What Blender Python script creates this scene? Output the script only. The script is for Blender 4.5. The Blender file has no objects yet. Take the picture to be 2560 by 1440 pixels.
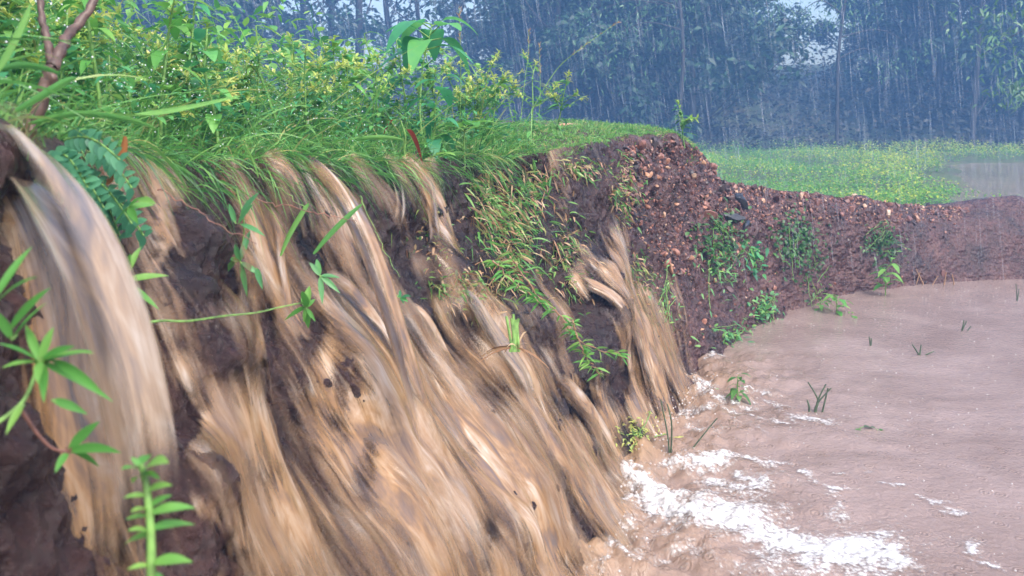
import bpy, math, random
import numpy as np
from mathutils import Vector
from mathutils.bvhtree import BVHTree

# ------------------------------------------------------------------ camera, sky, sun, exposure
SC = bpy.context.scene
COL = SC.collection
CAM_H = 1.30
FPX = 2217.0                      # focal length in photograph pixels (2560 wide)
PITCH = math.atan(420.0 / FPX)    # the horizon lies at pixel row 300
cam_data = bpy.data.cameras.new("camera")
cam = bpy.data.objects.new("camera", cam_data)
COL.objects.link(cam)
cam.location = (0, 0, CAM_H)
cam.rotation_euler = (math.pi / 2 - PITCH, 0, 0)
cam_data.sensor_width = 36.0
cam_data.lens = 36.0 * FPX / 2560.0
cam_data.clip_start = 0.02
cam_data.clip_end = 1200
cam_data.dof.use_dof = True
cam_data.dof.focus_distance = 3.6
cam_data.dof.aperture_fstop = 8.5
SC.camera = cam

SUN_EL, SUN_ROT = math.radians(55), math.radians(143)
world = bpy.data.worlds.new("World")
SC.world = world
world.use_nodes = True
wn = world.node_tree
sky = wn.nodes.new("ShaderNodeTexSky")
sky.sky_type = 'NISHITA'
sky.sun_disc = False
sky.sun_elevation = SUN_EL
sky.sun_rotation = SUN_ROT
sky.air_density = 1.0
sky.dust_density = 4.0
sky.ozone_density = 1.0
bg = wn.nodes["Background"]
bg.inputs["Strength"].default_value = 0.15
wn.links.new(sky.outputs["Color"], bg.inputs["Color"])

sun_data = bpy.data.lights.new("sun", 'SUN')
sun_data.energy = 1.2
sun_data.angle = math.radians(40)
sun_data.color = (1.0, 0.97, 0.92)
sun = bpy.data.objects.new("sun", sun_data)
COL.objects.link(sun)
sun.rotation_euler = (math.radians(90) - SUN_EL, 0, math.pi - SUN_ROT)
SC.view_settings.view_transform = 'Standard'
SC.view_settings.look = 'None'
SC.view_settings.exposure = 1.55
SC.view_settings.gamma = 1.0

RNG = np.random.default_rng(7)
random.seed(7)

# ------------------------------------------------------------------ small maths
def vn(p, seed=0):
    """value noise in -1..1 at points p (N,3)"""
    p = np.asarray(p, float)
    i = np.floor(p).astype(np.int64)
    f = p - i
    f = f * f * (3 - 2 * f)
    def h(dx, dy, dz):
        n = ((i[:, 0] + dx) * 374761393 + (i[:, 1] + dy) * 668265263 + (i[:, 2] + dz) * 1274126177 + seed * 974711) & 0xFFFFFFFF
        n = ((n ^ (n >> 13)) * 1103515245) & 0xFFFFFFFF
        n = ((n ^ (n >> 16)) * 2246822519) & 0xFFFFFFFF
        n = n ^ (n >> 15)
        return (n & 0xFFFFFF) / float(0xFFFFFF) * 2 - 1
    fx, fy, fz = f[:, 0], f[:, 1], f[:, 2]
    a = h(0, 0, 0) * (1 - fx) + h(1, 0, 0) * fx
    b = h(0, 1, 0) * (1 - fx) + h(1, 1, 0) * fx
    c = h(0, 0, 1) * (1 - fx) + h(1, 0, 1) * fx
    d = h(0, 1, 1) * (1 - fx) + h(1, 1, 1) * fx
    return (a * (1 - fy) + b * fy) * (1 - fz) + (c * (1 - fy) + d * fy) * fz

def fbm(p, octv=4, seed=0, gain=0.5):
    p = np.asarray(p, float)
    s = np.zeros(len(p)); a = 1.0
    for k in range(octv):
        s += a * vn(p * (2.03 ** k) + 11.3 * k, seed + k)
        a *= gain
    return s

def sstep(a, b, x):
    t = np.clip((x - a) / (b - a), 0, 1)
    return t * t * (3 - 2 * t)

def unit(v):
    v = np.asarray(v, float)
    return v / np.maximum(np.linalg.norm(v, axis=-1, keepdims=True), 1e-9)

def catmull(P, t):
    """Catmull-Rom through the rows of P at parameters t in 0..len-1"""
    P = np.asarray(P, float)
    t = np.clip(np.asarray(t, float), 0, len(P) - 1 - 1e-6)
    i = np.floor(t).astype(int); f = (t - i)[:, None]
    n = len(P) - 1
    p0 = P[np.maximum(i - 1, 0)]; p1 = P[i]; p2 = P[np.minimum(i + 1, n)]; p3 = P[np.minimum(i + 2, n)]
    return 0.5 * (2 * p1 + (p2 - p0) * f + (2 * p0 - 5 * p1 + 4 * p2 - p3) * f ** 2 + (3 * p1 - p0 - 3 * p2 + p3) * f ** 3)

FW = np.array([0, math.cos(PITCH), -math.sin(PITCH)])
UPV = np.array([0, math.sin(PITCH), math.cos(PITCH)])
RT = np.array([1.0, 0, 0])
CP = np.array([0, 0, CAM_H])

def ray(px, py):
    return FW + RT * ((px - 1280) / FPX) + UPV * ((720 - py) / FPX)

def at(px, py, d):
    """the point at survey pixel (px,py) and depth d metres"""
    return CP + ray(px, py) * d

def on_plane(px, py, z=0.0):
    r = ray(px, py)
    return CP + r * ((z - CAM_H) / r[2])

def survey(P):
    q = np.asarray(P) - CP
    d = q @ FW
    return 1280 + FPX * (q @ RT) / d, 720 - FPX * (q @ UPV) / d, d

# ------------------------------------------------------------------ mesh helpers
class MB:
    def __init__(self):
        self.v, self.f, self.t, self.u, self.n = [], [], [], [], 0
    def add(self, v, f, tint=None, uv=None):
        v = np.asarray(v, float).reshape(-1, 3)
        f = np.asarray(f, np.int64).reshape(-1, 4)
        self.v.append(v); self.f.append(f + self.n); self.n += len(v)
        self.t.append(np.zeros(len(v)) if tint is None else np.broadcast_to(np.asarray(tint, float), (len(v),)))
        self.u.append(np.zeros((len(v), 2)) if uv is None else np.asarray(uv, float))
        return self
    def build(self, name, mat, parent=None, origin=None, smooth=True, extra=None):
        V = np.concatenate(self.v); F = np.concatenate(self.f)
        T = np.concatenate(self.t); U = np.concatenate(self.u)
        if origin is not None:
            V = V - np.asarray(origin)
        me = bpy.data.meshes.new(name)
        me.vertices.add(len(V)); me.vertices.foreach_set("co", V.astype(np.float32).ravel())
        nf = len(F)
        me.loops.add(nf * 4); me.loops.foreach_set("vertex_index", F.astype(np.int32).ravel())
        me.polygons.add(nf)
        me.polygons.foreach_set("loop_start", np.arange(0, nf * 4, 4, dtype=np.int32))
        me.polygons.foreach_set("loop_total", np.full(nf, 4, np.int32))
        me.polygons.foreach_set("use_smooth", np.full(nf, smooth, bool))
        a = me.attributes.new("tint", 'FLOAT', 'POINT'); a.data.foreach_set("value", T.astype(np.float32))
        a = me.attributes.new("flow", 'FLOAT_VECTOR', 'POINT')
        a.data.foreach_set("vector", np.column_stack([U, np.zeros(len(U))]).astype(np.float32).ravel())
        if extra:
            for k, arr in extra.items():
                a = me.attributes.new(k, 'FLOAT', 'POINT'); a.data.foreach_set("value", np.asarray(arr, np.float32))
        me.update(); me.validate()
        if mat: me.materials.append(mat)
        ob = bpy.data.objects.new(name, me)
        COL.objects.link(ob)
        if parent: ob.parent = parent
        return ob

def grid_faces(nr, nc, mask=None):
    r, c = np.meshgrid(np.arange(nr - 1), np.arange(nc - 1), indexing='ij')
    a = (r * nc + c).ravel()
    F = np.column_stack([a, a + 1, a + nc + 1, a + nc])
    if mask is not None:
        F = F[mask.ravel()]
    return F

def tube(path, rad, n=6, tint=0.5):
    path = np.asarray(path, float); rad = np.broadcast_to(np.asarray(rad, float), (len(path),))
    T = unit(np.gradient(path, axis=0))
    ref = np.array([0.13, 0.21, 0.97]) if abs(T[:, 2]).mean() < 0.8 else np.array([0.97, 0.2, 0.1])
    A = unit(np.cross(T, ref)); B = np.cross(T, A)
    ang = np.linspace(0, 2 * np.pi, n, endpoint=False)
    V = path[:, None, :] + rad[:, None, None] * (np.cos(ang)[None, :, None] * A[:, None] + np.sin(ang)[None, :, None] * B[:, None])
    F = []
    for i in range(len(path) - 1):
        for k in range(n):
            F.append((i * n + k, i * n + (k + 1) % n, (i + 1) * n + (k + 1) % n, (i + 1) * n + k))
    V = V.reshape(-1, 3)
    return V, np.array(F), np.full(len(V), tint)

PROFILES = {
    'lance': lambda t: np.sin(np.pi * np.clip(t, 0, 1) ** 0.8) ** 0.9 * 0.97 + 0.03,
    'ovate': lambda t: np.sin(np.pi * np.clip(t, 0, 1) ** 0.6) ** 0.75 * 0.97 + 0.03,
    'blade': lambda t: (1 - t) ** 0.6 * (0.55 + 0.45 * np.minimum(1, t * 5)) + 0.02,
    'round': lambda t: np.sin(np.pi * np.clip(t, 0, 1)) ** 0.5 * 0.97 + 0.03,
}

def leaves(mb, pos, dirn, nrm, L, W, droop=0.2, fold=0.15, rows=4, cols=3, shape='lance', tint=0.5, twist=0.0):
    """N leaves, each a small curved blade rows x (cols-1) quads"""
    pos = np.asarray(pos, float).reshape(-1, 3); N = len(pos)
    if N == 0: return
    dirn = unit(np.broadcast_to(dirn, (N, 3))); nrm = np.broadcast_to(nrm, (N, 3))
    L = np.broadcast_to(np.asarray(L, float), (N,)); W = np.broadcast_to(np.asarray(W, float), (N,))
    droop = np.broadcast_to(np.asarray(droop, float), (N,)); tint = np.broadcast_to(np.asarray(tint, float), (N,))
    side = np.cross(dirn, nrm)
    bad = np.linalg.norm(side, axis=1) < 1e-3
    side[bad] = np.cross(dirn[bad], np.array([0.3, 0.7, 0.2]))
    side = unit(side); up = np.cross(side, dirn)
    t = np.linspace(0, 1, rows + 1)
    w = PROFILES[shape](t) * 0.5
    P = pos[:, None] + dirn[:, None] * (L[:, None] * t)[..., None]
    P[..., 2] -= (droop * L)[:, None] * t[None] ** 2
    cs = np.linspace(-1, 1, cols)
    sd = side[:, None] + (up[:, None] * (twist * t[None, :, None]) if np.ndim(twist) or twist else 0)
    V = P[:, :, None] + (sd[:, :, None] if sd.ndim == 3 and sd.shape[1] > 1 else side[:, None, None]) * (W[:, None] * w[None])[..., None, None] * cs[None, None, :, None]
    V = V + up[:, None, None] * (fold * (W[:, None] * w[None]))[..., None, None] * np.abs(cs)[None, None, :, None]
    per = (rows + 1) * cols
    F0 = grid_faces(rows + 1, cols)
    F = (F0[None] + (np.arange(N) * per)[:, None, None]).reshape(-1, 4)
    mb.add(V.reshape(-1, 3), F, np.repeat(tint, per))

# ------------------------------------------------------------------ materials
def new_mat(name):
    m = bpy.data.materials.new(name); m.use_nodes = True
    return m, m.node_tree, m.node_tree.nodes["Principled BSDF"]

def N(nt, kind, **kw):
    n = nt.nodes.new(kind)
    for k, v in kw.items():
        if k in n.inputs: n.inputs[k].default_value = v
        else: setattr(n, k, v)
    return n

def ramp(nt, stops):
    r = nt.nodes.new("ShaderNodeValToRGB")
    el = r.color_ramp.elements
    while len(el) < len(stops): el.new(0.5)
    for e, (p, c) in zip(el, stops):
        e.position = p; e.color = (*c, 1) if len(c) == 3 else c
    return r

def leaf_mat(name, stops, rough=0.42, trans=0.42, brown=None):
    m, nt, b = new_mat(name)
    at_ = N(nt, "ShaderNodeAttribute", attribute_name="tint")
    r = ramp(nt, stops)
    geo = N(nt, "ShaderNodeNewGeometry")
    nz = N(nt, "ShaderNodeTexNoise", Scale=35.0, Detail=3.0)
    nt.links.new(geo.outputs["Position"], nz.inputs["Vector"])
    ad = N(nt, "ShaderNodeMath", operation='MULTIPLY_ADD'); ad.inputs[1].default_value = 0.35; ad.inputs[2].default_value = -0.17
    nt.links.new(nz.outputs["Fac"], ad.inputs[0])
    a2 = N(nt, "ShaderNodeMath", operation='ADD')
    nt.links.new(ad.outputs[0], a2.inputs[0]); nt.links.new(at_.outputs["Fac"], a2.inputs[1])
    nt.links.new(a2.outputs[0], r.inputs["Fac"])
    nt.links.new(r.outputs["Color"], b.inputs["Base Color"])
    b.inputs["Roughness"].default_value = rough
    b.inputs["Specular IOR Level"].default_value = 0.6
    tr = N(nt, "ShaderNodeBsdfTranslucent")
    nt.links.new(r.outputs["Color"], tr.inputs["Color"])
    mx = N(nt, "ShaderNodeMixShader", Fac=trans)
    nt.links.new(b.outputs[0], mx.inputs[1]); nt.links.new(tr.outputs[0], mx.inputs[2])
    nt.links.new(mx.outputs[0], nt.nodes["Material Output"].inputs["Surface"])
    return m

M = {}
M['grass'] = leaf_mat('grass_blade', [(0.0, (.04, .13, .05)), (0.45, (.10, .31, .07)), (0.8, (.22, .46, .10)), (1.0, (.48, .45, .17))])
M['weed'] = leaf_mat('weed_leaf', [(0.0, (.045, .18, .09)), (0.5, (.13, .39, .12)), (1.0, (.34, .58, .13))])
M['yellow'] = leaf_mat('yellow_tip', [(0.0, (.32, .50, .09)), (0.5, (.54, .62, .15)), (1.0, (.76, .72, .26))])
M['broad'] = leaf_mat('broad_leaf', [(0.0, (.03, .18, .09)), (0.5, (.08, .36, .14)), (1.0, (.20, .50, .10))], rough=0.45)
M['bright'] = leaf_mat('bright_leaf', [(0.0, (.05, .22, .03)), (0.5, (.11, .35, .06)), (1.0, (.27, .50, .10))], rough=0.6)
M['teal'] = leaf_mat('teal_leaf', [(0.0, (.04, .17, .10)), (1.0, (.13, .38, .20))], rough=0.35)
M['dead'] = leaf_mat('withered_leaf', [(0.0, (.22, .07, .04)), (0.5, (.42, .16, .05)), (1.0, (.55, .36, .12))])
M['straw'] = leaf_mat('straw', [(0.0, (.22, .11, .06)), (0.5, (.34, .19, .10)), (1.0, (.48, .36, .20))], trans=0.15)
M['red'] = leaf_mat('red_leaf', [(0.0, (.16, .02, .02)), (1.0, (.28, .05, .03))], rough=.6)
M['vine'] = leaf_mat('vine_leaf', [(0.0, (.02, .07, .025)), (0.6, (.06, .17, .04)), (1.0, (.12, .30, .06))])
M['field'] = leaf_mat('field_weed', [(0.0, (.07, .24, .06)), (0.55, (.18, .44, .07)), (0.8, (.40, .55, .07)), (1.0, (.72, .70, .12))])
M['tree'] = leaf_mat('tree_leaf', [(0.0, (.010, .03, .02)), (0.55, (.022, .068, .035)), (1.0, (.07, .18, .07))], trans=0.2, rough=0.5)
M['bough'] = leaf_mat('bough_leaf', [(0.0, (.05, .14, .06)), (1.0, (.16, .32, .12))], trans=0.3, rough=0.45)
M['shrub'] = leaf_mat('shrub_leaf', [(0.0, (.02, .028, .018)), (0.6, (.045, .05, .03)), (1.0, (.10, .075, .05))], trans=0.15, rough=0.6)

def stem_mat(name, col, rough=0.5):
    m, nt, b = new_mat(name)
    geo = N(nt, "ShaderNodeNewGeometry")
    nz = N(nt, "ShaderNodeTexNoise", Scale=60.0, Detail=4.0)
    nt.links.new(geo.outputs["Position"], nz.inputs["Vector"])
    r = ramp(nt, [(0.3, tuple(c * 0.5 for c in col)), (0.7, tuple(min(1, c * 1.35) for c in col))])
    nt.links.new(nz.outputs["Fac"], r.inputs["Fac"]); nt.links.new(r.outputs["Color"], b.inputs["Base Color"])
    bp = N(nt, "ShaderNodeBump", Strength=0.5, Distance=0.004)
    nt.links.new(nz.outputs["Fac"], bp.inputs["Height"]); nt.links.new(bp.outputs["Normal"], b.inputs["Normal"])
    b.inputs["Roughness"].default_value = rough
    return m
M['stem'] = stem_mat('green_stem', (.18, .34, .08))
M['redstem'] = stem_mat('reddish_stem', (.24, .11, .08))
M['bark'] = stem_mat('brown_bark', (.11, .065, .05), 0.45)
M['trunk'] = stem_mat('tree_bark', (.05, .042, .036), 0.8)
M['reed'] = stem_mat('dark_reed', (.06, .09, .045))
M['twig'] = stem_mat('dry_twig', (.05, .03, .025))

def soil_mat():
    m, nt, b = new_mat('wet_red_soil')
    geo = N(nt, "ShaderNodeNewGeometry")
    n1 = N(nt, "ShaderNodeTexNoise", Scale=3.0, Detail=6.0, Roughness=0.65)
    n2 = N(nt, "ShaderNodeTexNoise", Scale=28.0, Detail=8.0, Roughness=0.7)
    v = N(nt, "ShaderNodeTexVoronoi", Scale=38.0)
    for n in (n1, n2, v): nt.links.new(geo.outputs["Position"], n.inputs["Vector"])
    r1 = ramp(nt, [(0.32, (.040, .023, .024)), (0.5, (.095, .042, .038)), (0.68, (.165, .082, .068))])
    nt.links.new(n1.outputs["Fac"], r1.inputs["Fac"])
    r2 = ramp(nt, [(0.35, (.45, .42, .42)), (0.6, (1, 1, 1)), (0.75, (1.5, 1.4, 1.35))])
    nt.links.new(n2.outputs["Fac"], r2.inputs["Fac"])
    mx = N(nt, "ShaderNodeMix", data_type='RGBA', blend_type='MULTIPLY'); mx.inputs[0].default_value = 0.9
    nt.links.new(r1.outputs["Color"], mx.inputs[6]); nt.links.new(r2.outputs["Color"], mx.inputs[7])
    wt = N(nt, "ShaderNodeAttribute", attribute_name="tint")
    wr = ramp(nt, [(0.0, (1, 1, 1)), (1.0, (.24, .205, .20))])  # wet soil is darker; shade beneath the water is also put into this colour
    nt.links.new(wt.outputs["Fac"], wr.inputs["Fac"])
    m2 = N(nt, "ShaderNodeMix", data_type='RGBA', blend_type='MULTIPLY'); m2.inputs[0].default_value = 1.0
    nt.links.new(mx.outputs[2], m2.inputs[6]); nt.links.new(wr.outputs["Color"], m2.inputs[7])
    nt.links.new(m2.outputs[2], b.inputs["Base Color"])
    rr = ramp(nt, [(0.35, (.12,) * 3), (0.65, (.42,) * 3)])
    nt.links.new(n2.outputs["Fac"], rr.inputs["Fac"]); nt.links.new(rr.outputs["Color"], b.inputs["Roughness"])
    hs = N(nt, "ShaderNodeMath", operation='MULTIPLY_ADD'); hs.inputs[1].default_value = 0.6
    nt.links.new(v.outputs["Distance"], hs.inputs[0]); nt.links.new(n2.outputs["Fac"], hs.inputs[2])
    bp = N(nt, "ShaderNodeBump", Strength=0.9, Distance=0.02)
    nt.links.new(hs.outputs[0], bp.inputs["Height"]); nt.links.new(bp.outputs["Normal"], b.inputs["Normal"])
    return m
M['soil'] = soil_mat()

def ground_mat(name, c0, c1, c2, scale):
    m, nt, b = new_mat(name)
    geo = N(nt, "ShaderNodeNewGeometry")
    n1 = N(nt, "ShaderNodeTexNoise", Scale=scale, Detail=8.0, Roughness=0.65)
    nt.links.new(geo.outputs["Position"], n1.inputs["Vector"])
    r = ramp(nt, [(0.3, c0), (0.5, c1), (0.7, c2)])
    nt.links.new(n1.outputs["Fac"], r.inputs["Fac"]); nt.links.new(r.outputs["Color"], b.inputs["Base Color"])
    b.inputs["Roughness"].default_value = 0.7
    bp = N(nt, "ShaderNodeBump", Strength=0.8, Distance=0.05)
    nt.links.new(n1.outputs["Fac"], bp.inputs["Height"]); nt.links.new(bp.outputs["Normal"], b.inputs["Normal"])
    return m
M['ground'] = ground_mat('field_soil', (.05, .07, .03), (.08, .11, .04), (.13, .09, .06), 0.7)

def stone_mat():
    m, nt, b = new_mat('stone')
    a = N(nt, "ShaderNodeAttribute", attribute_name="tint")
    geo = N(nt, "ShaderNodeNewGeometry")
    n1 = N(nt, "ShaderNodeTexNoise", Scale=45.0, Detail=5.0)
    nt.links.new(geo.outputs["Position"], n1.inputs["Vector"])
    r = ramp(nt, [(0.0, (.05, .035, .035)), (0.35, (.17, .075, .06)), (0.65, (.34, .15, .10)), (0.85, (.48, .26, .15)), (1.0, (.55, .38, .26))])
    nt.links.new(a.outputs["Fac"], r.inputs["Fac"])
    mx = N(nt, "ShaderNodeMix", data_type='RGBA', blend_type='MULTIPLY'); mx.inputs[0].default_value = 0.6
    nt.links.new(r.outputs["Color"], mx.inputs[6])
    r2 = ramp(nt, [(0.3, (.4, .4, .4)), (0.7, (1.3, 1.3, 1.3))])
    nt.links.new(n1.outputs["Fac"], r2.inputs["Fac"]); nt.links.new(r2.outputs["Color"], mx.inputs[7])
    nt.links.new(mx.outputs[2], b.inputs["Base Color"])
    b.inputs["Roughness"].default_value = 0.4
    bp = N(nt, "ShaderNodeBump", Strength=0.5, Distance=0.006)
    nt.links.new(n1.outputs["Fac"], bp.inputs["Height"]); nt.links.new(bp.outputs["Normal"], b.inputs["Normal"])
    return m
M['stone'] = stone_mat()
M['slate'] = stem_mat('dark_slate', (.03, .032, .04), 0.3)

def flow_mat(name, su=70.0, sv=3.0, stops=None, base_alpha=1.0):
    """muddy falling water: silky streaks that run along the flow, thin at the edges"""
    m, nt, b = new_mat(name)
    fl = N(nt, "ShaderNodeAttribute", attribute_name="flow")
    th = N(nt, "ShaderNodeAttribute", attribute_name="tint")       # water thickness 0..1
    def streak(a, c, det, rough=0.6, dist=0.0, off=0.0):
        mp = N(nt, "ShaderNodeMapping"); mp.inputs["Scale"].default_value = (a, c, 1); mp.inputs["Location"].default_value = (off, off * .7, off)
        n = N(nt, "ShaderNodeTexNoise", Scale=1.0, Detail=det, Roughness=rough, Distortion=dist)
        nt.links.new(fl.outputs["Vector"], mp.inputs["Vector"]); nt.links.new(mp.outputs[0], n.inputs["Vector"])
        return n
    n1 = streak(su, sv * 2.6, 4.0, 0.55, 0.9)
    n2 = streak(su * 0.20, sv * 1.5, 4.0, 0.58, 1.2, 5.3)
    n3 = streak(su * 3.0, sv * 4.0, 2.0, 0.5, 0.2, 9.1)
    ad = N(nt, "ShaderNodeMath", operation='MULTIPLY_ADD'); ad.inputs[1].default_value = 0.15
    nt.links.new(n1.outputs["Fac"], ad.inputs[0])
    h2 = N(nt, "ShaderNodeMath", operation='MULTIPLY_ADD'); h2.inputs[1].default_value = 0.80
    h3 = N(nt, "ShaderNodeMath", operation='MULTIPLY'); h3.inputs[1].default_value = 0.05
    nt.links.new(n3.outputs["Fac"], h3.inputs[0]); nt.links.new(h3.outputs[0], h2.inputs[2])
    nt.links.new(n2.outputs["Fac"], h2.inputs[0]); nt.links.new(h2.outputs[0], ad.inputs[2])
    r = ramp(nt, stops or [(0.34, (.135, .098, .082)), (0.42, (.20, .12, .07)), (0.49, (.315, .18, .082)), (0.57, (.39, .26, .155)), (0.68, (.56, .47, .39))])
    nt.links.new(ad.outputs[0], r.inputs["Fac"])
    nt.links.new(r.outputs["Color"], b.inputs["Base Color"])
    b.inputs["Roughness"].default_value = 0.22
    b.inputs["Specular IOR Level"].default_value = 0.6
    b.inputs["Coat Weight"].default_value = 0.55; b.inputs["Coat Roughness"].default_value = 0.10; b.inputs["Coat IOR"].default_value = 1.33
    hb = N(nt, "ShaderNodeMath", operation='MULTIPLY_ADD'); hb.inputs[1].default_value = 0.35
    nt.links.new(n3.outputs["Fac"], hb.inputs[0]); nt.links.new(ad.outputs[0], hb.inputs[2])
    bp = N(nt, "ShaderNodeBump", Strength=0.20, Distance=0.010)
    nt.links.new(hb.outputs[0], bp.inputs["Height"]); nt.links.new(bp.outputs["Normal"], b.inputs["Normal"])
    # thin water lets the wet soil show: thickness broken up by the streaks
    s1 = N(nt, "ShaderNodeMath", operation='MULTIPLY_ADD'); s1.inputs[1].default_value = 1.0; s1.inputs[2].default_value = -0.50
    nt.links.new(n1.outputs["Fac"], s1.inputs[0])
    s2 = N(nt, "ShaderNodeMath", operation='ADD')
    nt.links.new(th.outputs["Fac"], s2.inputs[0]); nt.links.new(s1.outputs[0], s2.inputs[1])
    mr = N(nt, "ShaderNodeMapRange", interpolation_type='SMOOTHSTEP')
    mr.inputs["From Min"].default_value = -0.12; mr.inputs["From Max"].default_value = 0.80
    mr.inputs["To Max"].default_value = base_alpha
    nt.links.new(s2.outputs[0], mr.inputs["Value"])
    tp = N(nt, "ShaderNodeBsdfTransparent")
    mx = N(nt, "ShaderNodeMixShader")
    nt.links.new(mr.outputs[0], mx.inputs[0]); nt.links.new(tp.outputs[0], mx.inputs[1]); nt.links.new(b.outputs[0], mx.inputs[2])
    nt.links.new(mx.outputs[0], nt.nodes["Material Output"].inputs["Surface"])
    return m
M['flow'] = flow_mat('muddy_falling_water')
M['flow_grey'] = flow_mat('silvery_falling_water', 60.0, 2.5, [(0.34, (.135, .112, .105)), (0.43, (.21, .155, .12)), (0.51, (.31, .215, .14)), (0.58, (.385, .30, .225)), (0.68, (.53, .47, .42))])

M['flow_thin'] = flow_mat('thin_falling_water', 60.0, 2.0, base_alpha=0.45)

def pond_mat():
    m, nt, b = new_mat('muddy_pond_water')
    geo = N(nt, "ShaderNodeNewGeometry")
    n1 = N(nt, "ShaderNodeTexNoise", Scale=1.6, Detail=5.0, Roughness=0.6, Distortion=0.6)
    n2 = N(nt, "ShaderNodeTexNoise", Scale=42.0, Detail=4.0, Roughness=0.6, Distortion=0.4)
    v = N(nt, "ShaderNodeTexVoronoi", Scale=13.0, feature='F1')
    mp = N(nt, "ShaderNodeMapping"); mp.inputs["Scale"].default_value = (1, 1, 0.2)
    nt.links.new(geo.outputs["Position"], mp.inputs["Vector"])
    for n in (n1, n2, v): nt.links.new(mp.outputs[0], n.inputs["Vector"])
    r = ramp(nt, [(0.3, (.205, .143, .118)), (0.55, (.28, .205, .178)), (0.75, (.36, .272, .242))])
    nt.links.new(n1.outputs["Fac"], r.inputs["Fac"]); fr = N(nt, "ShaderNodeAttribute", attribute_name="tint")
    mc = N(nt, "ShaderNodeMix", data_type='RGBA'); mc.inputs[7].default_value = (.30, .19, .11, 1)
    nt.links.new(fr.outputs["Fac"], mc.inputs[0]); nt.links.new(r.outputs["Color"], mc.inputs[6])
    nt.links.new(mc.outputs[2], b.inputs["Base Color"])
    b.inputs["Roughness"].default_value = 0.07
    b.inputs["IOR"].default_value = 1.33
    # rain-pocked skin: rings round each drop plus chop
    sn = N(nt, "ShaderNodeMath", operation='MULTIPLY'); sn.inputs[1].default_value = 38.0
    nt.links.new(v.outputs["Distance"], sn.inputs[0])
    si = N(nt, "ShaderNodeMath", operation='SINE'); nt.links.new(sn.outputs[0], si.inputs[0])
    fo = N(nt, "ShaderNodeMapRange"); fo.inputs["From Min"].default_value = .05; fo.inputs["From Max"].default_value = .42
    fo.inputs["To Min"].default_value = .34; fo.inputs["To Max"].default_value = 0.0
    nt.links.new(v.outputs["Distance"], fo.inputs["Value"])
    ml = N(nt, "ShaderNodeMath", operation='MULTIPLY_ADD')
    nt.links.new(si.outputs[0], ml.inputs[0]); nt.links.new(fo.outputs[0], ml.inputs[1]); nt.links.new(n2.outputs["Fac"], ml.inputs[2])
    bp = N(nt, "ShaderNodeBump", Strength=0.5, Distance=0.016)
    nt.links.new(ml.outputs[0], bp.inputs["Height"]); nt.links.new(bp.outputs["Normal"], b.inputs["Normal"])
    return m
M['pond'] = pond_mat()

def foam_mat():
    m, nt, b = new_mat('white_foam')
    geo = N(nt, "ShaderNodeNewGeometry"); a = N(nt, "ShaderNodeAttribute", attribute_name="tint")
    v = N(nt, "ShaderNodeTexVoronoi", Scale=70.0); n = N(nt, "ShaderNodeTexNoise", Scale=30.0, Detail=8.0, Roughness=0.78)
    nt.links.new(geo.outputs["Position"], v.inputs["Vector"]); nt.links.new(geo.outputs["Position"], n.inputs["Vector"])
    fc = ramp(nt, [(0.1, (.40, .31, .24)), (0.55, (.60, .54, .49)), (0.95, (.70, .69, .68))])
    nt.links.new(a.outputs["Fac"], fc.inputs["Fac"]); nt.links.new(fc.outputs["Color"], b.inputs["Base Color"]); b.inputs["Roughness"].default_value = 0.35
    bp = N(nt, "ShaderNodeBump", Strength=0.6, Distance=0.008, invert=True)
    nt.links.new(v.outputs["Distance"], bp.inputs["Height"]); nt.links.new(bp.outputs["Normal"], b.inputs["Normal"])
    s = N(nt, "ShaderNodeMath", operation='MULTIPLY_ADD'); s.inputs[1].default_value = 2.0; s.inputs[2].default_value = -1.10
    nt.links.new(n.outputs["Fac"], s.inputs[0])
    s1 = N(nt, "ShaderNodeMath", operation='MULTIPLY_ADD'); s1.inputs[1].default_value = -0.70
    nt.links.new(v.outputs["Distance"], s1.inputs[0]); nt.links.new(s.outputs[0], s1.inputs[2])
    s2 = N(nt, "ShaderNodeMath", operation='ADD'); nt.links.new(s1.outputs[0], s2.inputs[0]); nt.links.new(a.outputs["Fac"], s2.inputs[1])
    mr = N(nt, "ShaderNodeMapRange", interpolation_type='SMOOTHSTEP'); mr.inputs["From Min"].default_value = -0.1; mr.inputs["From Max"].default_value = 0.95; mr.inputs["To Max"].default_value = 0.86
    nt.links.new(s2.outputs[0], mr.inputs["Value"])
    tp = N(nt, "ShaderNodeBsdfTransparent"); mx = N(nt, "ShaderNodeMixShader")
    nt.links.new(mr.outputs[0], mx.inputs[0]); nt.links.new(tp.outputs[0], mx.inputs[1]); nt.links.new(b.outputs[0], mx.inputs[2])
    nt.links.new(mx.outputs[0], nt.nodes["Material Output"].inputs["Surface"])
    return m
M['foam'] = foam_mat()

def clear_mat(name, alpha, col=(.9, .93, 1.0), rough=0.15):
    m, nt, b = new_mat(name)
    b.inputs["Base Color"].default_value = (*col, 1); b.inputs["Roughness"].default_value = rough
    tp = N(nt, "ShaderNodeBsdfTransparent"); mx = N(nt, "ShaderNodeMixShader", Fac=alpha)
    nt.links.new(tp.outputs[0], mx.inputs[1]); nt.links.new(b.outputs[0], mx.inputs[2])
    nt.links.new(mx.outputs[0], nt.nodes["Material Output"].inputs["Surface"])
    return m
M['rain'] = clear_mat('rain_water', 0.22)
M['drop'] = clear_mat('water_drop', 0.75, (.9, .95, .95), 0.05)
M['bubble'] = clear_mat('bubble', 0.4, (.85, .8, .78), 0.08)

# ------------------------------------------------------------------ naming
def tag(o, label=None, cat=None, group=None, kind=None):
    if label: o['label'] = label
    if cat: o['category'] = cat
    if group: o['group'] = group
    if kind: o['kind'] = kind
    return o

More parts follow.
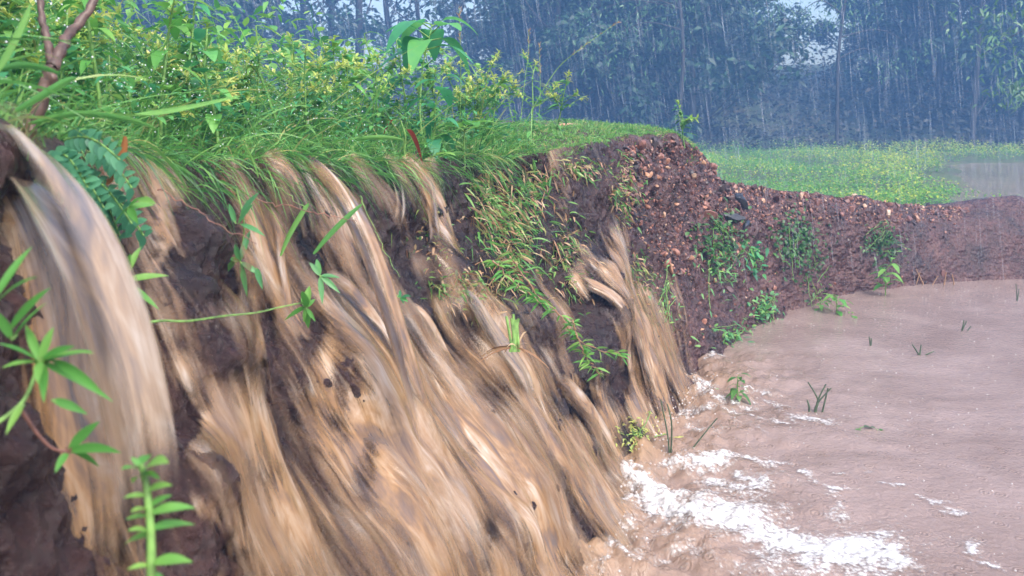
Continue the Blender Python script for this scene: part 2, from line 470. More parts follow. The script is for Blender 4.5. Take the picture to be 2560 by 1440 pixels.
def thing(name, label, cat, loc=(0, 0, 0), group=None):
    o = bpy.data.objects.new(name, None); COL.objects.link(o)
    o.location = Vector([float(c) for c in loc]); o.empty_display_size = 0.05
    return tag(o, label, cat, group)

def children(o): return [c for c in KIDS.get(o.name, [])]
KIDS = {}
def part(mb, name, mat, root, smooth=True, origin=None):
    o = mb.build(name, mat, root, origin, smooth)
    KIDS.setdefault(root.name, []).append(o)
    return o

def dup(root, loc, rz=0.0, scale=1.0, label=None, tilt=(0, 0)):
    r = root.copy(); COL.objects.link(r)
    r.location = Vector([float(c) for c in loc]); r.rotation_euler = (tilt[0], tilt[1], rz); r.scale = (scale,) * 3
    if label: r['label'] = label
    for ch in children(root):
        c = ch.copy(); COL.objects.link(c); c.parent = r
        KIDS.setdefault(r.name, []).append(c)
        for g in children(ch):
            d = g.copy(); COL.objects.link(d); d.parent = c
    return r
# ------------------------------------------------------------------ the eroded bank: one long parametric sheet
#        edge x, y, z           foot x, y     berm  wet
ST = np.array([
    (-.66, -1.5, 1.25,         -.30, -1.6,    0, 0),
    (-.62,   .0, 1.28,         -.30, -.05,    0, 0),
    (-.58,  .62, 1.29,         -.24, .60,     0, .5),
    (-.61, 1.07, 1.275,        -.16, 1.0,     0, .7),
    (-.68, 1.60, 1.22,         -.05, 1.4,     0, .8),
    (-.60, 2.04, 1.205,        .07, 1.85,     0, 1),
    (-.48, 2.40, 1.19,         .20, 2.25,     0, 1),
    (-.34, 2.75, 1.175,        .33, 2.70,     0, 1),
    (-.10, 3.22, 1.165,        .44, 3.15,     0, 1),
    (.146, 3.66, 1.165,        .58, 3.55,     0, .9),
    (.34,  4.02, 1.18,         .72, 3.9,      0, .8),
    (.556, 4.48, 1.20,         .90, 4.3,      0, .4),
    (.90,  5.02, 1.20,         1.03, 4.72,    0, 0),
    (1.16, 5.50, 1.10,         1.19, 4.95,    .1, 0),
    (1.36, 5.86, .93,          1.42, 5.35,    .6, 0),
    (1.60, 6.15, .86,          1.78, 5.84,    1, 0),
    (2.05, 6.55, .79,          2.29, 6.42,    1, 0),
    (2.55, 6.98, .72,          2.90, 6.83,    1, 0),
    (3.50, 7.55, .58,          3.60, 7.10,    1, 0),
    (4.10, 7.75, .61,          4.20, 7.25,    1, 0),
    (4.50, 7.85, .62,          4.62, 7.32,    1, 0),
    (4.95, 7.95, .50,          5.1, 7.40,     1, 0),
    (5.6,  8.3,  .28,          5.8, 7.7,      1, 0),
    (7.2,  8.9,  .22,          7.6, 8.1,      1, 0),
    (11.5, 9.6,  .25,          11.5, 8.6,     1, 0)])
SEG = np.linalg.norm(np.diff((ST[:, 0:2] + ST[:, 3:5]) / 2, axis=0), axis=1)
S_CUM = np.concatenate([[0], np.cumsum(SEG)])

PROF_HIGH = np.array([(0, 1), (.09, .90), (.19, .78), (.31, .66), (.45, .53), (.61, .38), (.77, .24), (.90, .11), (1, 0), (1.25, -.16), (1.7, -.3)])
PROF_BERM = np.array([(0, 1), (.22, .93), (.42, .80), (.58, .64), (.70, .47), (.80, .32), (.88, .18), (.95, .08), (1, 0), (1.25, -.14), (1.7, -.3)])
BACK = np.array([(.03, .012), (.10, .03), (.25, .045), (.5, .06), (.9, .075), (1.5, .08), (2.4, .07), (3.5, .0), (4.6, -.6), (5.6, -1.5)])
BACK_BERM = np.array([(.03, .0), (.08, -.005), (.15, -.02), (.24, -.05), (.36, -.12), (.5, -.22), (.7, -.4), (.9, -.5), (1.2, -.7), (1.6, -1.0)])

def bank_rows(sv):
    """cross-sections of the undisturbed bank at station values sv (metres along it)"""
    q = np.interp(sv, S_CUM, np.arange(len(ST)))
    A = catmull(ST, q)
    E, F, berm = A[:, 0:3], np.column_stack([A[:, 3:5], np.zeros(len(q))]), np.clip(A[:, 5:6], 0, 1)
    out = F - E; out[:, 2] = 0
    bk = -unit(out)
    rows = []
    for k in range(len(BACK) - 1, -1, -1):
        d = BACK[k, 0] * (1 - berm) + BACK_BERM[k, 0] * berm
        z = BACK[k, 1] * (1 - berm) + BACK_BERM[k, 1] * berm
        R = E + bk * d; R[:, 2] = E[:, 2] + z[:, 0]
        rows.append(R)
    for k in range(len(PROF_HIGH)):
        f = PROF_HIGH[k, 0] * (1 - berm) + PROF_BERM[k, 0] * berm
        g = PROF_HIGH[k, 1] * (1 - berm) + PROF_BERM[k, 1] * berm
        R = E + out * f; R[:, 2] = np.where(g[:, 0] >= 0, E[:, 2] * g[:, 0], g[:, 0])
        rows.append(R)
    return np.stack(rows, 1)           # (S, K, 3)

NB = len(BACK)
# station spacing is finer where the bank is nearest
sv = [0.0]
while sv[-1] < S_CUM[-1] - 0.05:
    q = np.interp(sv[-1], S_CUM, np.arange(len(ST)))
    y = np.interp(q, np.arange(len(ST)), ST[:, 1])
    sv.append(sv[-1] + (0.03 if y < .3 else 0.0055 if y < 3.2 else 0.008 if y < 5.2 else .013 if y < 8 else .05))
sv = np.array(sv)
# fine rows on the face, coarser on the plateau
tv = np.concatenate([np.linspace(0, NB - 3, 34)[:-1], np.linspace(NB - 3, NB, 26)[:-1], np.linspace(NB, NB + 8, 150)[:-1], np.linspace(NB + 8, NB + 10, 12)])
CR = bank_rows(sv)
B0 = np.empty((len(sv), len(tv), 3))
ti = np.minimum(np.floor(tv).astype(int), CR.shape[1] - 2); tf = tv - ti
for j in range(len(tv)):
    k, f = ti[j], tf[j]
    p0, p1, p2, p3 = CR[:, max(k - 1, 0)], CR[:, k], CR[:, k + 1], CR[:, min(k + 2, CR.shape[1] - 1)]
    B0[:, j] = 0.5 * (2 * p1 + (p2 - p0) * f + (2 * p0 - 5 * p1 + 4 * p2 - p3) * f * f + (3 * p1 - p0 - 3 * p2 + p3) * f ** 3)

def grid_normals(G):
    a = np.gradient(G, axis=0); b = np.gradient(G, axis=1)
    n = unit(np.cross(b, a))
    return n
NRM = grid_normals(B0)
if NRM[len(sv) // 2, len(tv) // 2, 0] < 0: NRM = -NRM
flat = B0.reshape(-1, 3)
face_w = np.clip(sstep(NB - .6, NB + .6, tv), 0, 1)[None, :].repeat(len(sv), 0)
wet_s = np.clip(np.interp(sv, S_CUM, ST[:, 6]), 0, 1)
WETG = wet_s[:, None] * np.ones((1, len(tv)))
big = fbm(flat * np.array([2.4, 2.4, 3.0]), 3, 3).reshape(face_w.shape)
mid = fbm(flat * 9.0, 4, 5).reshape(face_w.shape)
fine = fbm(flat * 42.0, 4, 9, 0.6).reshape(face_w.shape)
lump = np.abs(fbm(flat * 17.0, 3, 15)).reshape(face_w.shape)
disp = face_w * (.040 * big + (.026 - .008 * WETG) * mid + (.008 + .003 * (1 - WETG)) * fine + .014 * (lump - .4))
disp *= 1 - .55 * sstep(S_CUM[17], S_CUM[18], sv)[:, None]
disp += (1 - face_w) * (.02 * big + .008 * mid)
# ledges on the wet part: steps where the water jumps
zt = flat[:, 2].reshape(face_w.shape)
disp += WETG * face_w * .012 * np.sin(zt * 19 + 3.0 * big + 1.5 * mid)
BNK = B0 + NRM * disp[..., None]
# bosses and clods seen on the face: survey pixel, radius, push
def push(px, py, rad, amp, dmin=0):
    global BNK
    X, Y, D = survey(BNK.reshape(-1, 3))
    e = (X - px) ** 2 + (Y - py) ** 2 + np.where(D < .3, 1e9, 0)
    k = np.argmin(e); c = BNK.reshape(-1, 3)[k]
    d2 = np.sum((BNK - c) ** 2, axis=2)
    nn = NRM.reshape(-1, 3)[k]
    BNK = BNK + nn * (amp * np.exp(-(d2 / rad ** 2) ** 1.6))[..., None]
push(1490, 760, .16, .13)       # boulder of clay under the little fall
push(1500, 830, .14, .07)
push(1690, 800, .12, .05)
push(1460, 900, .12, .07)
push(0, 1150, .10, .03)        # near clod at lower left
push(480, 640, .10, .07)
push(740, 665, .06, .05)
push(1130, 720, .13, .06)
push(1250, 900, .15, .06)
push(420, 860, .12, .08)
push(560, 1000, .14, .05)
push(470, 1230, .08, .06)
push(1180, 1020, .14, .06)
push(860, 900, .12, .03)
push(1220, 700, .10, -.05)
NRM = grid_normals(BNK)
if NRM[len(sv) // 2, len(tv) // 2, 0] < 0: NRM = -NRM
bank_mb = MB().add(BNK.reshape(-1, 3), grid_faces(len(sv), len(tv)), (WETG * face_w).ravel())
bank = bank_mb.build('earth_bank', M['soil'])
tag(bank, kind='structure')
BANK_BVH = BVHTree.FromPolygons([tuple(v) for v in BNK[::2, ::2].reshape(-1, 3)], [tuple(f) for f in grid_faces(*BNK[::2, ::2].shape[:2])])

def hit(px, py):
    """point and normal where the survey ray meets the bank"""
    r = ray(px, py)
    loc, n, i, d = BANK_BVH.ray_cast(Vector(CP), Vector(r / np.linalg.norm(r)))
    if loc is None: return None, None
    n = np.array(n)
    if n @ r > 0: n = -n
    return np.array(loc), n

def top_z(x, y):
    loc, n, i, d = BANK_BVH.ray_cast(Vector((x, y, 5)), Vector((0, 0, -1)))
    return None if loc is None else loc.z

def on_bank(s, back):
    """plateau point a given distance behind the edge at station s"""
    q = np.interp([s], S_CUM, np.arange(len(ST)))
    A = catmull(ST, q)[0]
    o = np.array([A[3] - A[0], A[4] - A[1]]); o = o / np.linalg.norm(o)
    x, y = A[0] - o[0] * back, A[1] - o[1] * back
    z = top_z(x, y)
    return np.array([x, y, z if z is not None else A[2]])

# ------------------------------------------------------------------ ground with the field, the hill and the pond basin
EP = catmull(ST, np.linspace(0, len(ST) - 1, 240))
def edge_dist(x, y):
    """signed distance to the bank edge (positive behind it) and the berm weight there"""
    P = np.column_stack([x, y]); best = np.full(len(P), 1e9); sgn = np.zeros(len(P)); bw = np.zeros(len(P))
    for k in range(len(EP) - 1):
        a, b = EP[k, :2], EP[k + 1, :2]; ab = b - a
        t = np.clip(((P - a) @ ab) / (ab @ ab), 0, 1)
        q = P - (a + t[:, None] * ab); d = np.hypot(q[:, 0], q[:, 1])
        m = d < best
        best[m] = d[m]; sgn[m] = np.sign(ab[0] * q[m, 1] - ab[1] * q[m, 0]); bw[m] = np.clip(EP[k, 5], 0, 1)
    return best * sgn, bw

def ground_z(x, y):
    sd, bw = edge_dist(x, y)
    thr = 4.6 * (1 - bw) + 1.0 * bw
    k = sstep(thr - .45, thr + .25, sd)
    pond_end = np.maximum(sstep(9.5, 11.5, x), np.maximum(sstep(3.0, 4.5, -y) * 0 + sstep(4.0, 6.0, -y), 0))
    k = np.maximum(k, pond_end)
    P = np.column_stack([x, y, np.zeros(len(x))])
    far = np.hypot(x, y)
    hi = .24 + .05 * fbm(P * .5, 3, 21) + .03 * fbm(P * 2.0, 2, 22)
    hi += np.clip(y - 33, 0, 26) * .17 + .5 * sstep(33, 45, y) * fbm(P * .15, 2, 23)
    hi += np.clip(-x - 14, 0, 40) * .05 * sstep(8, 20, y)
    fl = sstep(0, 1.2, x - (4.7 + (y - 10) * .49)) * sstep(8.8, 9.8, y) * sstep(24.5, 21.5, y) * sstep(25, 23, x)
    hi = hi * (1 - fl) + fl * .10
    return -.55 + (hi + .55) * k

r_ = np.concatenate([np.linspace(0, 14, 110)[:-1], np.geomspace(14, 420, 90)])
a_ = np.linspace(0, 2 * np.pi, 321)
gx = (2.0 + r_[:, None] * np.sin(a_)[None]).ravel(); gy = (6.0 + r_[:, None] * np.cos(a_)[None]).ravel()
gz = ground_z(gx, gy)
gmb = MB().add(np.column_stack([gx, gy, gz]), grid_faces(len(r_), len(a_)))
ground = tag(gmb.build('ground', M['ground']), kind='structure')

# flooded strip in the field beyond the berm
t = np.linspace(0, 1, 60)
fl = np.column_stack([3.4 + t * 7.4, 8.6 + 15.4 * t])
fr = np.column_stack([np.full(60, 25.5), 8.6 + 16.4 * t])
V = fl[:, None] * (1 - np.linspace(0, 1, 40))[None, :, None] + fr[:, None] * np.linspace(0, 1, 40)[None, :, None]
V = np.concatenate([V, np.zeros(V.shape[:2] + (1,))], 2); V[..., 2] = .20
tag(MB().add(V.reshape(-1, 3), grid_faces(60, 40)).build('flood_water', M['pond']), kind='structure')

# ------------------------------------------------------------------ pond
fy = np.concatenate([np.linspace(-2, 1.4, 14)[:-1], np.geomspace(1.4, 9.4, 330)])
fxn = np.concatenate([np.linspace(0, .28, 230)[:-1], np.linspace(.28, 1, 150)])
foot_x = np.interp(fy, ST[:, 4], ST[:, 3])
x0 = np.minimum(foot_x, 4.0) - .35
x1 = np.full(len(fy), 10.5)
PX = x0[:, None] + (x1 - x0)[:, None] * fxn[None]
PY = fy[:, None] + 0 * PX
pp = np.column_stack([PX.ravel(), PY.ravel(), np.zeros(PX.size)])
FP = catmull(ST, np.linspace(1, len(ST) - 2, 160))[:, 3:5]
fd = np.full(len(pp), 9.0)
for k in range(len(FP)):
    y_ = FP[k, 1]
    if y_ > 4.9: continue
    fd = np.minimum(fd, np.hypot(pp[:, 0] - FP[k, 0], pp[:, 1] - FP[k, 1]))
turb = np.exp(-(fd / .36) ** 1.4) * sstep(5.2, 4.4, pp[:, 1])
near = np.exp(-(fd / 1.5) ** 2) * sstep(6.0, 4.0, pp[:, 1])
pz = turb * (.058 * fbm(pp * 6.5, 3, 31) + .030 * np.abs(fbm(pp * 15, 3, 32)) + .012 * fbm(pp * 40, 2, 36))
pz += near * (.006 * fbm(pp * np.array([7.0, 11.0, 1]), 3, 33)) + .0011 * fbm(pp * np.array([9.0, 14.0, 1]), 3, 34)
pp[:, 2] = pz
tag(MB().add(pp, grid_faces(*PX.shape), np.clip(turb * (.55 + 8 * pz), 0, 1)).build('pond_water', M['pond']), kind='structure')
def pond_z(x, y):
    k = np.argmin((pp[:, 0] - x) ** 2 + (pp[:, 1] - y) ** 2)
    return pp[k, 2]

# foam: strokes along the surveyed foam lines (pixel x, y, half-height) laid on the water plane
FOAM = [
    ([(1560, 1215, 16), (1620, 1235, 26), (1690, 1290, 26), (1760, 1300, 45), (1833, 1300, 50), (1900, 1335, 42), (1990, 1375, 42), (2080, 1385, 46), (2160, 1375, 44), (2220, 1395, 24)], 1.25),
    ([(2180, 1335, 14), (2205, 1345, 20), (2225, 1385, 20)], .9),
    ([(1640, 1270, 22), (1580, 1250, 20), (1560, 1225, 10)], .9),
    ([(1675, 1165, 9), (1720, 1165, 16), (1790, 1165, 17), (1850, 1160, 12), (1905, 1160, 9), (1960, 1152, 7)], .95),
    ([(1770, 1200, 18), (1815, 1220, 16), (1850, 1230, 14), (1880, 1215, 20), (1850, 1200, 10)], 1.0),
    ([(1560, 1195, 10), (1600, 1205, 16), (1660, 1230, 20), (1720, 1255, 16), (1780, 1240, 12)], .8),
    ([(1895, 1245, 14), (1905, 1275, 10)], .7),
    ([(1715, 1020, 6), (1750, 1030, 9), (1800, 1036, 9), (1850, 1048, 7), (1905, 1055, 5)], .95),
    ([(1735, 950, 4), (1770, 970, 7), (1740, 990, 7), (1800, 1005, 6), (1850, 1018, 10), (1880, 1030, 5)], .8),
    ([(1870, 985, 4), (1910, 990, 5)], .8), ([(1915, 1006, 6), (1945, 1016, 6)], .95), ([(1960, 1030, 4)], .7),
    ([(1940, 1052, 6), (1965, 1062, 6)], .85), ([(1990, 1050, 8), (2040, 1052, 9), (2075, 1058, 7)], 1.05),
    ([(1900, 1075, 4), (1920, 1095, 5)], .7), ([(1750, 1090, 8), (1800, 1080, 8), (1720, 1075, 8)], .7),
    ([(2000, 1185, 3), (2040, 1203, 5), (2090, 1222, 5), (2155, 1232, 3)], .85), ([(2100, 1226, 4), (2085, 1260, 7), (2083, 1292, 6)], .75),
    ([(2150, 1175, 6), (2165, 1180, 5)], .7), ([(2210, 1213, 4), (2250, 1217, 4)], .85),
    ([(2300, 1240, 4), (2345, 1258, 8), (2365, 1275, 6)], .85), ([(2355, 1285, 8), (2380, 1290, 9)], .95),
    ([(2400, 1360, 16), (2420, 1385, 12)], .8), ([(2430, 1405, 7), (2480, 1412, 10), (2510, 1425, 6)], .9),
    ([(1755, 905, 2.5), (1780, 895, 3), (1805, 888, 3)], 1.0), ([(1745, 915, 2)], .9),
    ([(1540, 1390, 18), (1600, 1410, 22), (1660, 1400, 24), (1740, 1400, 20), (1840, 1420, 22), (1960, 1430, 20)], .62),
    ([(1500, 1425, 10), (1560, 1330, 18), (1620, 1330, 18)], .6),
    ([(1580, 1300, 70), (1720, 1380, 60), (1900, 1410, 50), (2100, 1420, 40)], .42), ([(1640, 1190, 40), (1760, 1200, 45), (1900, 1200, 40)], .40), ([(1700, 1040, 30), (1800, 1050, 30), (1920, 1060, 25)], .42),
    ([(2070, 1190, 3), (2090, 1186, 3)], .6), ([(2240, 1064, 4), (2270, 1070, 4)], .6),
]
gxn = np.linspace(0, 1, 620); gyn = np.geomspace(1.9, 5.4, 520)
FX = (np.interp(gyn, ST[:, 4], ST[:, 3]) - .1)[:, None] + gxn[None] * 2.6 * (gyn[:, None] / 3.0) ** .5
FY = gyn[:, None] + 0 * FX
fp = np.column_stack([FX.ravel(), FY.ravel(), np.zeros(FX.size)])
mask = np.zeros(len(fp))
wob = np.column_stack([fbm(fp * 7, 3, 41), fbm(fp * 7 + 9, 3, 42)]) * .03
for pts, amp in FOAM:
    g = [(on_plane(a, b), on_plane(a, b + r)[1], r) for a, b, r in pts]
    C = np.array([p[0][:2] for p in g]); R = np.array([abs(p[0][1] - p[1]) for p in g])
    if len(C) == 1: C = np.vstack([C, C + .01]); R = np.append(R, R)
    for k in range(len(C) - 1):
        a, b = C[k], C[k + 1]; ab = b - a
        q = fp[:, :2] + wob - a
        t = np.clip(q @ ab / max(ab @ ab, 1e-9), 0, 1)
        d = np.hypot(*(q - t[:, None] * ab).T); r = R[k] * (1 - t) + R[k + 1] * t
        mask = np.maximum(mask, 1.02 * amp * np.exp(-(d / (r * 1.5)) ** 1.5))
mask = mask + .22 * fbm(fp * 24, 4, 43, .65) * sstep(.05, .3, mask)
iy = np.searchsorted(fy, fp[:, 1]).clip(1, len(fy) - 1)
# height of the pond under the foam
def pond_height(P):
    d = np.full(len(P), 9.0)
    for k in range(len(FP)):
        if FP[k, 1] > 4.9: continue
        d = np.minimum(d, np.hypot(P[:, 0] - FP[k, 0], P[:, 1] - FP[k, 1]))
    tb = np.exp(-(d / .36) ** 1.4) * sstep(5.2, 4.4, P[:, 1]); nr = np.exp(-(d / 1.5) ** 2) * sstep(6.0, 4.0, P[:, 1])
    Q = P * np.array([1, 1, 0])
    z = tb * (.058 * fbm(Q * 6.5, 3, 31) + .030 * np.abs(fbm(Q * 15, 3, 32)) + .012 * fbm(Q * 40, 2, 36))
    return z + nr * (.006 * fbm(Q * np.array([7.0, 11.0, 1]), 3, 33)) + .0011 * fbm(Q * np.array([9.0, 14.0, 1]), 3, 34)
fp[:, 2] = pond_height(fp) + .004 + np.clip(mask, 0, 1.2) * (.003 + .005 * np.abs(fbm(fp * 26, 3, 44)))
mg = mask.reshape(FX.shape)
fm = (mg[:-1, :-1] > .16) | (mg[1:, 1:] > .16)
foam = MB().add(fp, grid_faces(*FX.shape, mask=fm), np.clip(mask, 0, 1.3)).build('foam', M['foam'])
tag(foam, 'white froth spreading over the brown pond from the foot of the falls', 'foam', kind='stuff')
# ------------------------------------------------------------------ water running down the face: a film that follows the wet bank
s_in = np.where((sv > S_CUM[2] + .25) & (sv < S_CUM[12] + .05))[0]
t_in = np.where((tv > NB - .25) & (tv < NB + 9.2))[0]
W = BNK[np.ix_(s_in, t_in)]; Wn = NRM[np.ix_(s_in, t_in)]
# smooth the water over the small roughness of the soil, mostly down the flow
def smooth(G, n, axis):
    for _ in range(n):
        G2 = G.copy()
        if axis == 1: G2[:, 1:-1] = (G[:, :-2] + 2 * G[:, 1:-1] + G[:, 2:]) / 4
        else: G2[1:-1] = (G[:-2] + 2 * G[1:-1] + G[2:]) / 4
        G = G2
    return G
Ws = smooth(smooth(W, 420, 1), 24, 0)
up = np.maximum(np.sum((W - Ws) * Wn, axis=2), 0)
slen = np.linalg.norm(np.diff(Ws, axis=1), axis=2); T_ = np.concatenate([np.zeros((len(s_in), 1)), np.cumsum(slen, 1)], 1)
S_ = np.repeat(sv[s_in][:, None], len(t_in), 1)
# streamlines wander and merge downhill
wander = .035 * fbm(np.column_stack([S_.ravel() * 2.2, T_.ravel() * .9, 0 * S_.ravel()]), 2, 51).reshape(S_.shape) * np.minimum(T_ * 2, 1)
U_ = S_ + wander
uq = np.column_stack([U_.ravel(), T_.ravel(), 0 * U_.ravel()])
n_a = fbm(uq * np.array([8, 1.6, 1]), 3, 52).reshape(S_.shape)
n_b = fbm(uq * np.array([22, .7, 1]), 3, 53).reshape(S_.shape)
n_c = fbm(uq * np.array([90, 1.8, 1]), 2, 54).reshape(S_.shape)
xs, ys, ds = survey(W.reshape(-1, 3)); xs = xs.reshape(S_.shape); ys = ys.reshape(S_.shape)
tt = (tv[t_in] - NB)[None, :] / 8.0
cover = -.22 + .47 * sstep(.18, .55, tt) - .12 * sstep(.9, 1.1, tt)
# how wet each stretch of the bank is, read along its edge
wet = np.interp(S_, S_CUM[[2, 3, 4, 5, 6, 7, 8, 9, 10, 11, 12]], [-.5, -.05, .10, .30, .34, .26, .22, -.05, -.10, -.25, -1.2])
wet = wet + cover * np.interp(S_, S_CUM[[2, 3, 4, 5, 6, 7, 8, 9, 10, 11, 12]], [.6, .8, 1, 1, 1, 1, 1, .7, .45, .5, .0])
dry = np.zeros_like(S_)
for px, py, rx, ry, a in [(500, 600, 60, 150, 1.1), (770, 850, 30, 50, .6), (860, 960, 30, 60, .7), (690, 1010, 22, 60, .5), (900, 1160, 30, 90, .7), (1180, 1130, 35, 50, .7), (1060, 720, 60, 40, .6), (1010, 600, 30, 60, .6), (900, 640, 25, 60, .5), (840, 470, 25, 50, .6), (1130, 450, 30, 60, .7), (1220, 1330, 35, 50, .7), (640, 790, 16, 60, .5), (1340, 830, 50, 60, .7), (1400, 1400, 50, 30, .6), (1180, 560, 55, 120, .9), (1290, 600, 110, 190, 1.0), (1150, 830, 70, 90, .75), (1470, 860, 85, 110, 1.1),
                          (1430, 1010, 90, 70, .9), (1520, 960, 60, 80, .9), (440, 1110, 28, 110, .9), (1460, 500, 60, 150, .5), (1240, 980, 70, 60, .55),
                          (490, 1350, 40, 80, 1.1), (40, 1200, 80, 230, 1.2), (1560, 1110, 60, 60, .9), (830, 1060, 30, 60, .5), (910, 700, 40, 50, .3), (1600, 620, 40, 100, .5)]:
    dry = np.maximum(dry, a * np.exp(-(((xs - px) / rx) ** 2 + ((ys - py) / ry) ** 2)))
wetp = np.zeros_like(S_)
for px, py, rx, ry, a in [(1650, 860, 60, 130, 1.0), (1580, 880, 35, 130, .7), (1440, 690, 22, 60, .6), (1545, 640, 25, 90, .7), (1600, 740, 50, 30, .7), (1430, 1080, 60, 50, .3), (1370, 420, 16, 60, .5), (1400, 540, 20, 90, .45), (660, 560, 60, 150, .4), (850, 560, 60, 120, .4), (560, 1080, 110, 130, .8), (640, 1330, 130, 150, .7), (450, 920, 50, 60, .6), (450, 770, 110, 110, .40), (420, 480, 70, 90, .35), (330, 1000, 60, 160, .3), (520, 1260, 45, 60, .7), (330, 1250, 60, 250, .4), (370, 560, 22, 130, .8), (440, 560, 13, 150, .5), (1250, 1200, 200, 150, .3), (750, 1250, 220, 180, .35)]:
    wetp = np.maximum(wetp, a * np.exp(-(((xs - px) / rx) ** 2 + ((ys - py) / ry) ** 2)))
wet = wet + wetp
thick = wet + .62 * n_a + .16 * n_b + .05 * n_c - dry - 5.0 * np.maximum(up - .008, 0)
tk = np.clip(wet + .5 * n_a - dry, 0, 1.0)
upS = np.maximum(smooth(smooth(up, 30, 1), 12, 0), up)
upS = smooth(smooth(upS, 14, 1), 6, 0) * 1.1
film = Ws + Wn * (.007 + upS + tk * (.020 + .012 * fbm(uq * np.array([11, 6, 1]), 2, 57).reshape(S_.shape) * sstep(.1, .4, tt)))[..., None]
film = smooth(smooth(film, 14, 1), 5, 0)
fmask = (thick[:-1, :-1] > -.28) | (thick[1:, 1:] > -.28)
film_o = MB().add(film.reshape(-1, 3), grid_faces(len(s_in), len(t_in), fmask), np.clip(thick, -.4, .9).ravel(), np.column_stack([U_.ravel(), T_.ravel()])).build('water_film', M['flow'])
tag(film_o, kind='structure')

# separate jets and spouts
def jet(name, label, pix, widths, lift=.02, depths=None, mat='flow', thick=.012, seed=0, op=0.0):
    """one spout through survey pixels: lies on the bank (or at the depths given), its own width and thickness"""
    P = []
    for k, (px, py) in enumerate(pix):
        if depths is not None:
            P.append(at(px, py, depths[k]))
        else:
            p, n = hit(px, py)
            P.append(p + unit(n * np.array([1, 1, .4])) * (lift if 0 < k < len(pix) - 1 else -.02) if p is not None else on_plane(px, py, .03))
    P = np.array(P); n = 56
    t = np.linspace(0, len(P) - 1, n)
    Q = catmull(P, t)
    for _ in range(40): Q[1:-1] = (Q[:-2] + 2 * Q[1:-1] + Q[2:]) / 4
    wd = np.interp(t, np.linspace(0, len(P) - 1, len(widths)), widths)
    T = unit(np.gradient(Q, axis=0))
    out = np.array([.93, -.28, .25])
    side = unit(np.cross(T, out)); nor = unit(np.cross(side, T))
    L = np.concatenate([[0], np.cumsum(np.linalg.norm(np.diff(Q, axis=0), axis=1))])
    m = 44
    ang = np.linspace(0, 2 * np.pi, m)
    c, s = np.cos(ang), np.sin(ang)
    V = np.empty((n, m, 3)); TH = np.empty((n, m)); UV = np.empty((n, m, 2))
    front = np.sign(s) * np.abs(s) ** .7
    for i in range(n):
        q = np.column_stack([c * wd[i] * 26 + seed * 7, np.full(m, L[i] * 1.5), s * .3 + seed])
        rid = fbm(q, 3, 60 + seed)
        e = wd[i] * (1 + .18 * vn(np.column_stack([c * 2 + seed, np.full(m, L[i] * 3), np.full(m, seed + .5)]), 71))
        V[i] = Q[i] + side[i] * (c * e)[:, None] + nor[i] * (front * (thick + .05 * wd[i]) * (1 + .3 * rid))[:, None]
        edge = 1 - np.abs(c) ** 1.4
        TH[i] = op - .30 + 1.05 * edge + .45 * rid - 2.0 * sstep(.66, 1.0, i / (n - 1)) - 2.0 * sstep(.26, 0.0, i / (n - 1))
        UV[i, :, 0] = c * wd[i] + seed * 1.7 + (s < 0) * 3; UV[i, :, 1] = L[i] + seed * .37
    o = MB().add(V.reshape(-1, 3), grid_faces(n, m), TH.ravel(), UV.reshape(-1, 2)).build(name, M[mat])
    return tag(o, label, 'waterfall', 'spouts pouring over the bank edge')

jet('water_spout', 'broad silvery brown curtain pouring over the near left corner, widest of all spouts',
    [(-420, 330), (-200, 300), (-60, 305), (40, 355), (140, 470), (225, 640), (290, 820), (335, 1000), (365, 1200), (385, 1460), (400, 1800)], [.05, .052, .054, .054, .054, .052, .054, .056, .060, .066, .08],
    depths=[1.3, 1.2, 1.12, 1.04, .98, .96, .95, .95, .95, .96, .97], mat='flow_grey', thick=.018, seed=1, op=.25)
jet('water_spout', 'dim brown curtain behind the broad left spout, partly hidden by lance leaves',
    [(-160, 330), (-30, 420), (60, 560), (110, 760), (150, 1000), (190, 1250), (220, 1500), (240, 1800)], [.03, .05, .06, .07, .075, .08, .085, .09],
    depths=[1.1, 1.06, 1.03, 1.02, 1.01, 1.0, 1.0, 1.0], mat='flow', thick=.012, seed=2)
jet('water_spout', 'long golden jet arching free from the grass edge down to the white foam side',
    [(700, 392), (760, 402), (835, 445), (900, 555), (955, 700), (1000, 850), (1045, 1000), (1085, 1150), (1120, 1330)], [.02, .034, .036, .034, .032, .030, .030, .034, .05],
    depths=[2.12, 2.06, 2.0, 1.95, 1.92, 1.90, 1.89, 1.89, 1.9], mat='flow', thick=.016, seed=3, op=.35)
jet('water_spout', 'pale brown double sheet beside the long golden jet, falling onto a straw clod',
    [(600, 400), (660, 405), (705, 460), (735, 540), (755, 620), (770, 690)], [.02, .04, .04, .034, .034, .04], lift=.035, seed=4)
jet('water_spout', 'orange streaked chute sliding from the straw clod down behind the golden jet',
    [(730, 655), (800, 680), (870, 740), (930, 830), (985, 930), (1040, 1040), (1080, 1140)], [.02, .034, .036, .036, .036, .04, .05], lift=.03, seed=5)
jet('water_spout', 'grey tipped chute curving over the dark clod in the middle of the face',
    [(1085, 690), (1150, 735), (1215, 820), (1265, 910), (1305, 990), (1340, 1060)], [.015, .032, .042, .048, .05, .05], lift=.035, mat='flow_grey', seed=8, op=.25)
jet('water_spout', 'thin pale thread dropping straight below the grass left of the bare black cleft',
    [(1025, 405), (1048, 450), (1060, 530), (1070, 600), (1080, 660)], [.012, .024, .022, .018, .022], lift=.03, mat='flow_grey', seed=9)
jet('water_spout', 'thinnest thread of water hanging between golden jet and pale thread',
    [(958, 405), (972, 450), (982, 530), (986, 610)], [.01, .018, .016, .014], lift=.025, mat='flow_grey', seed=10)
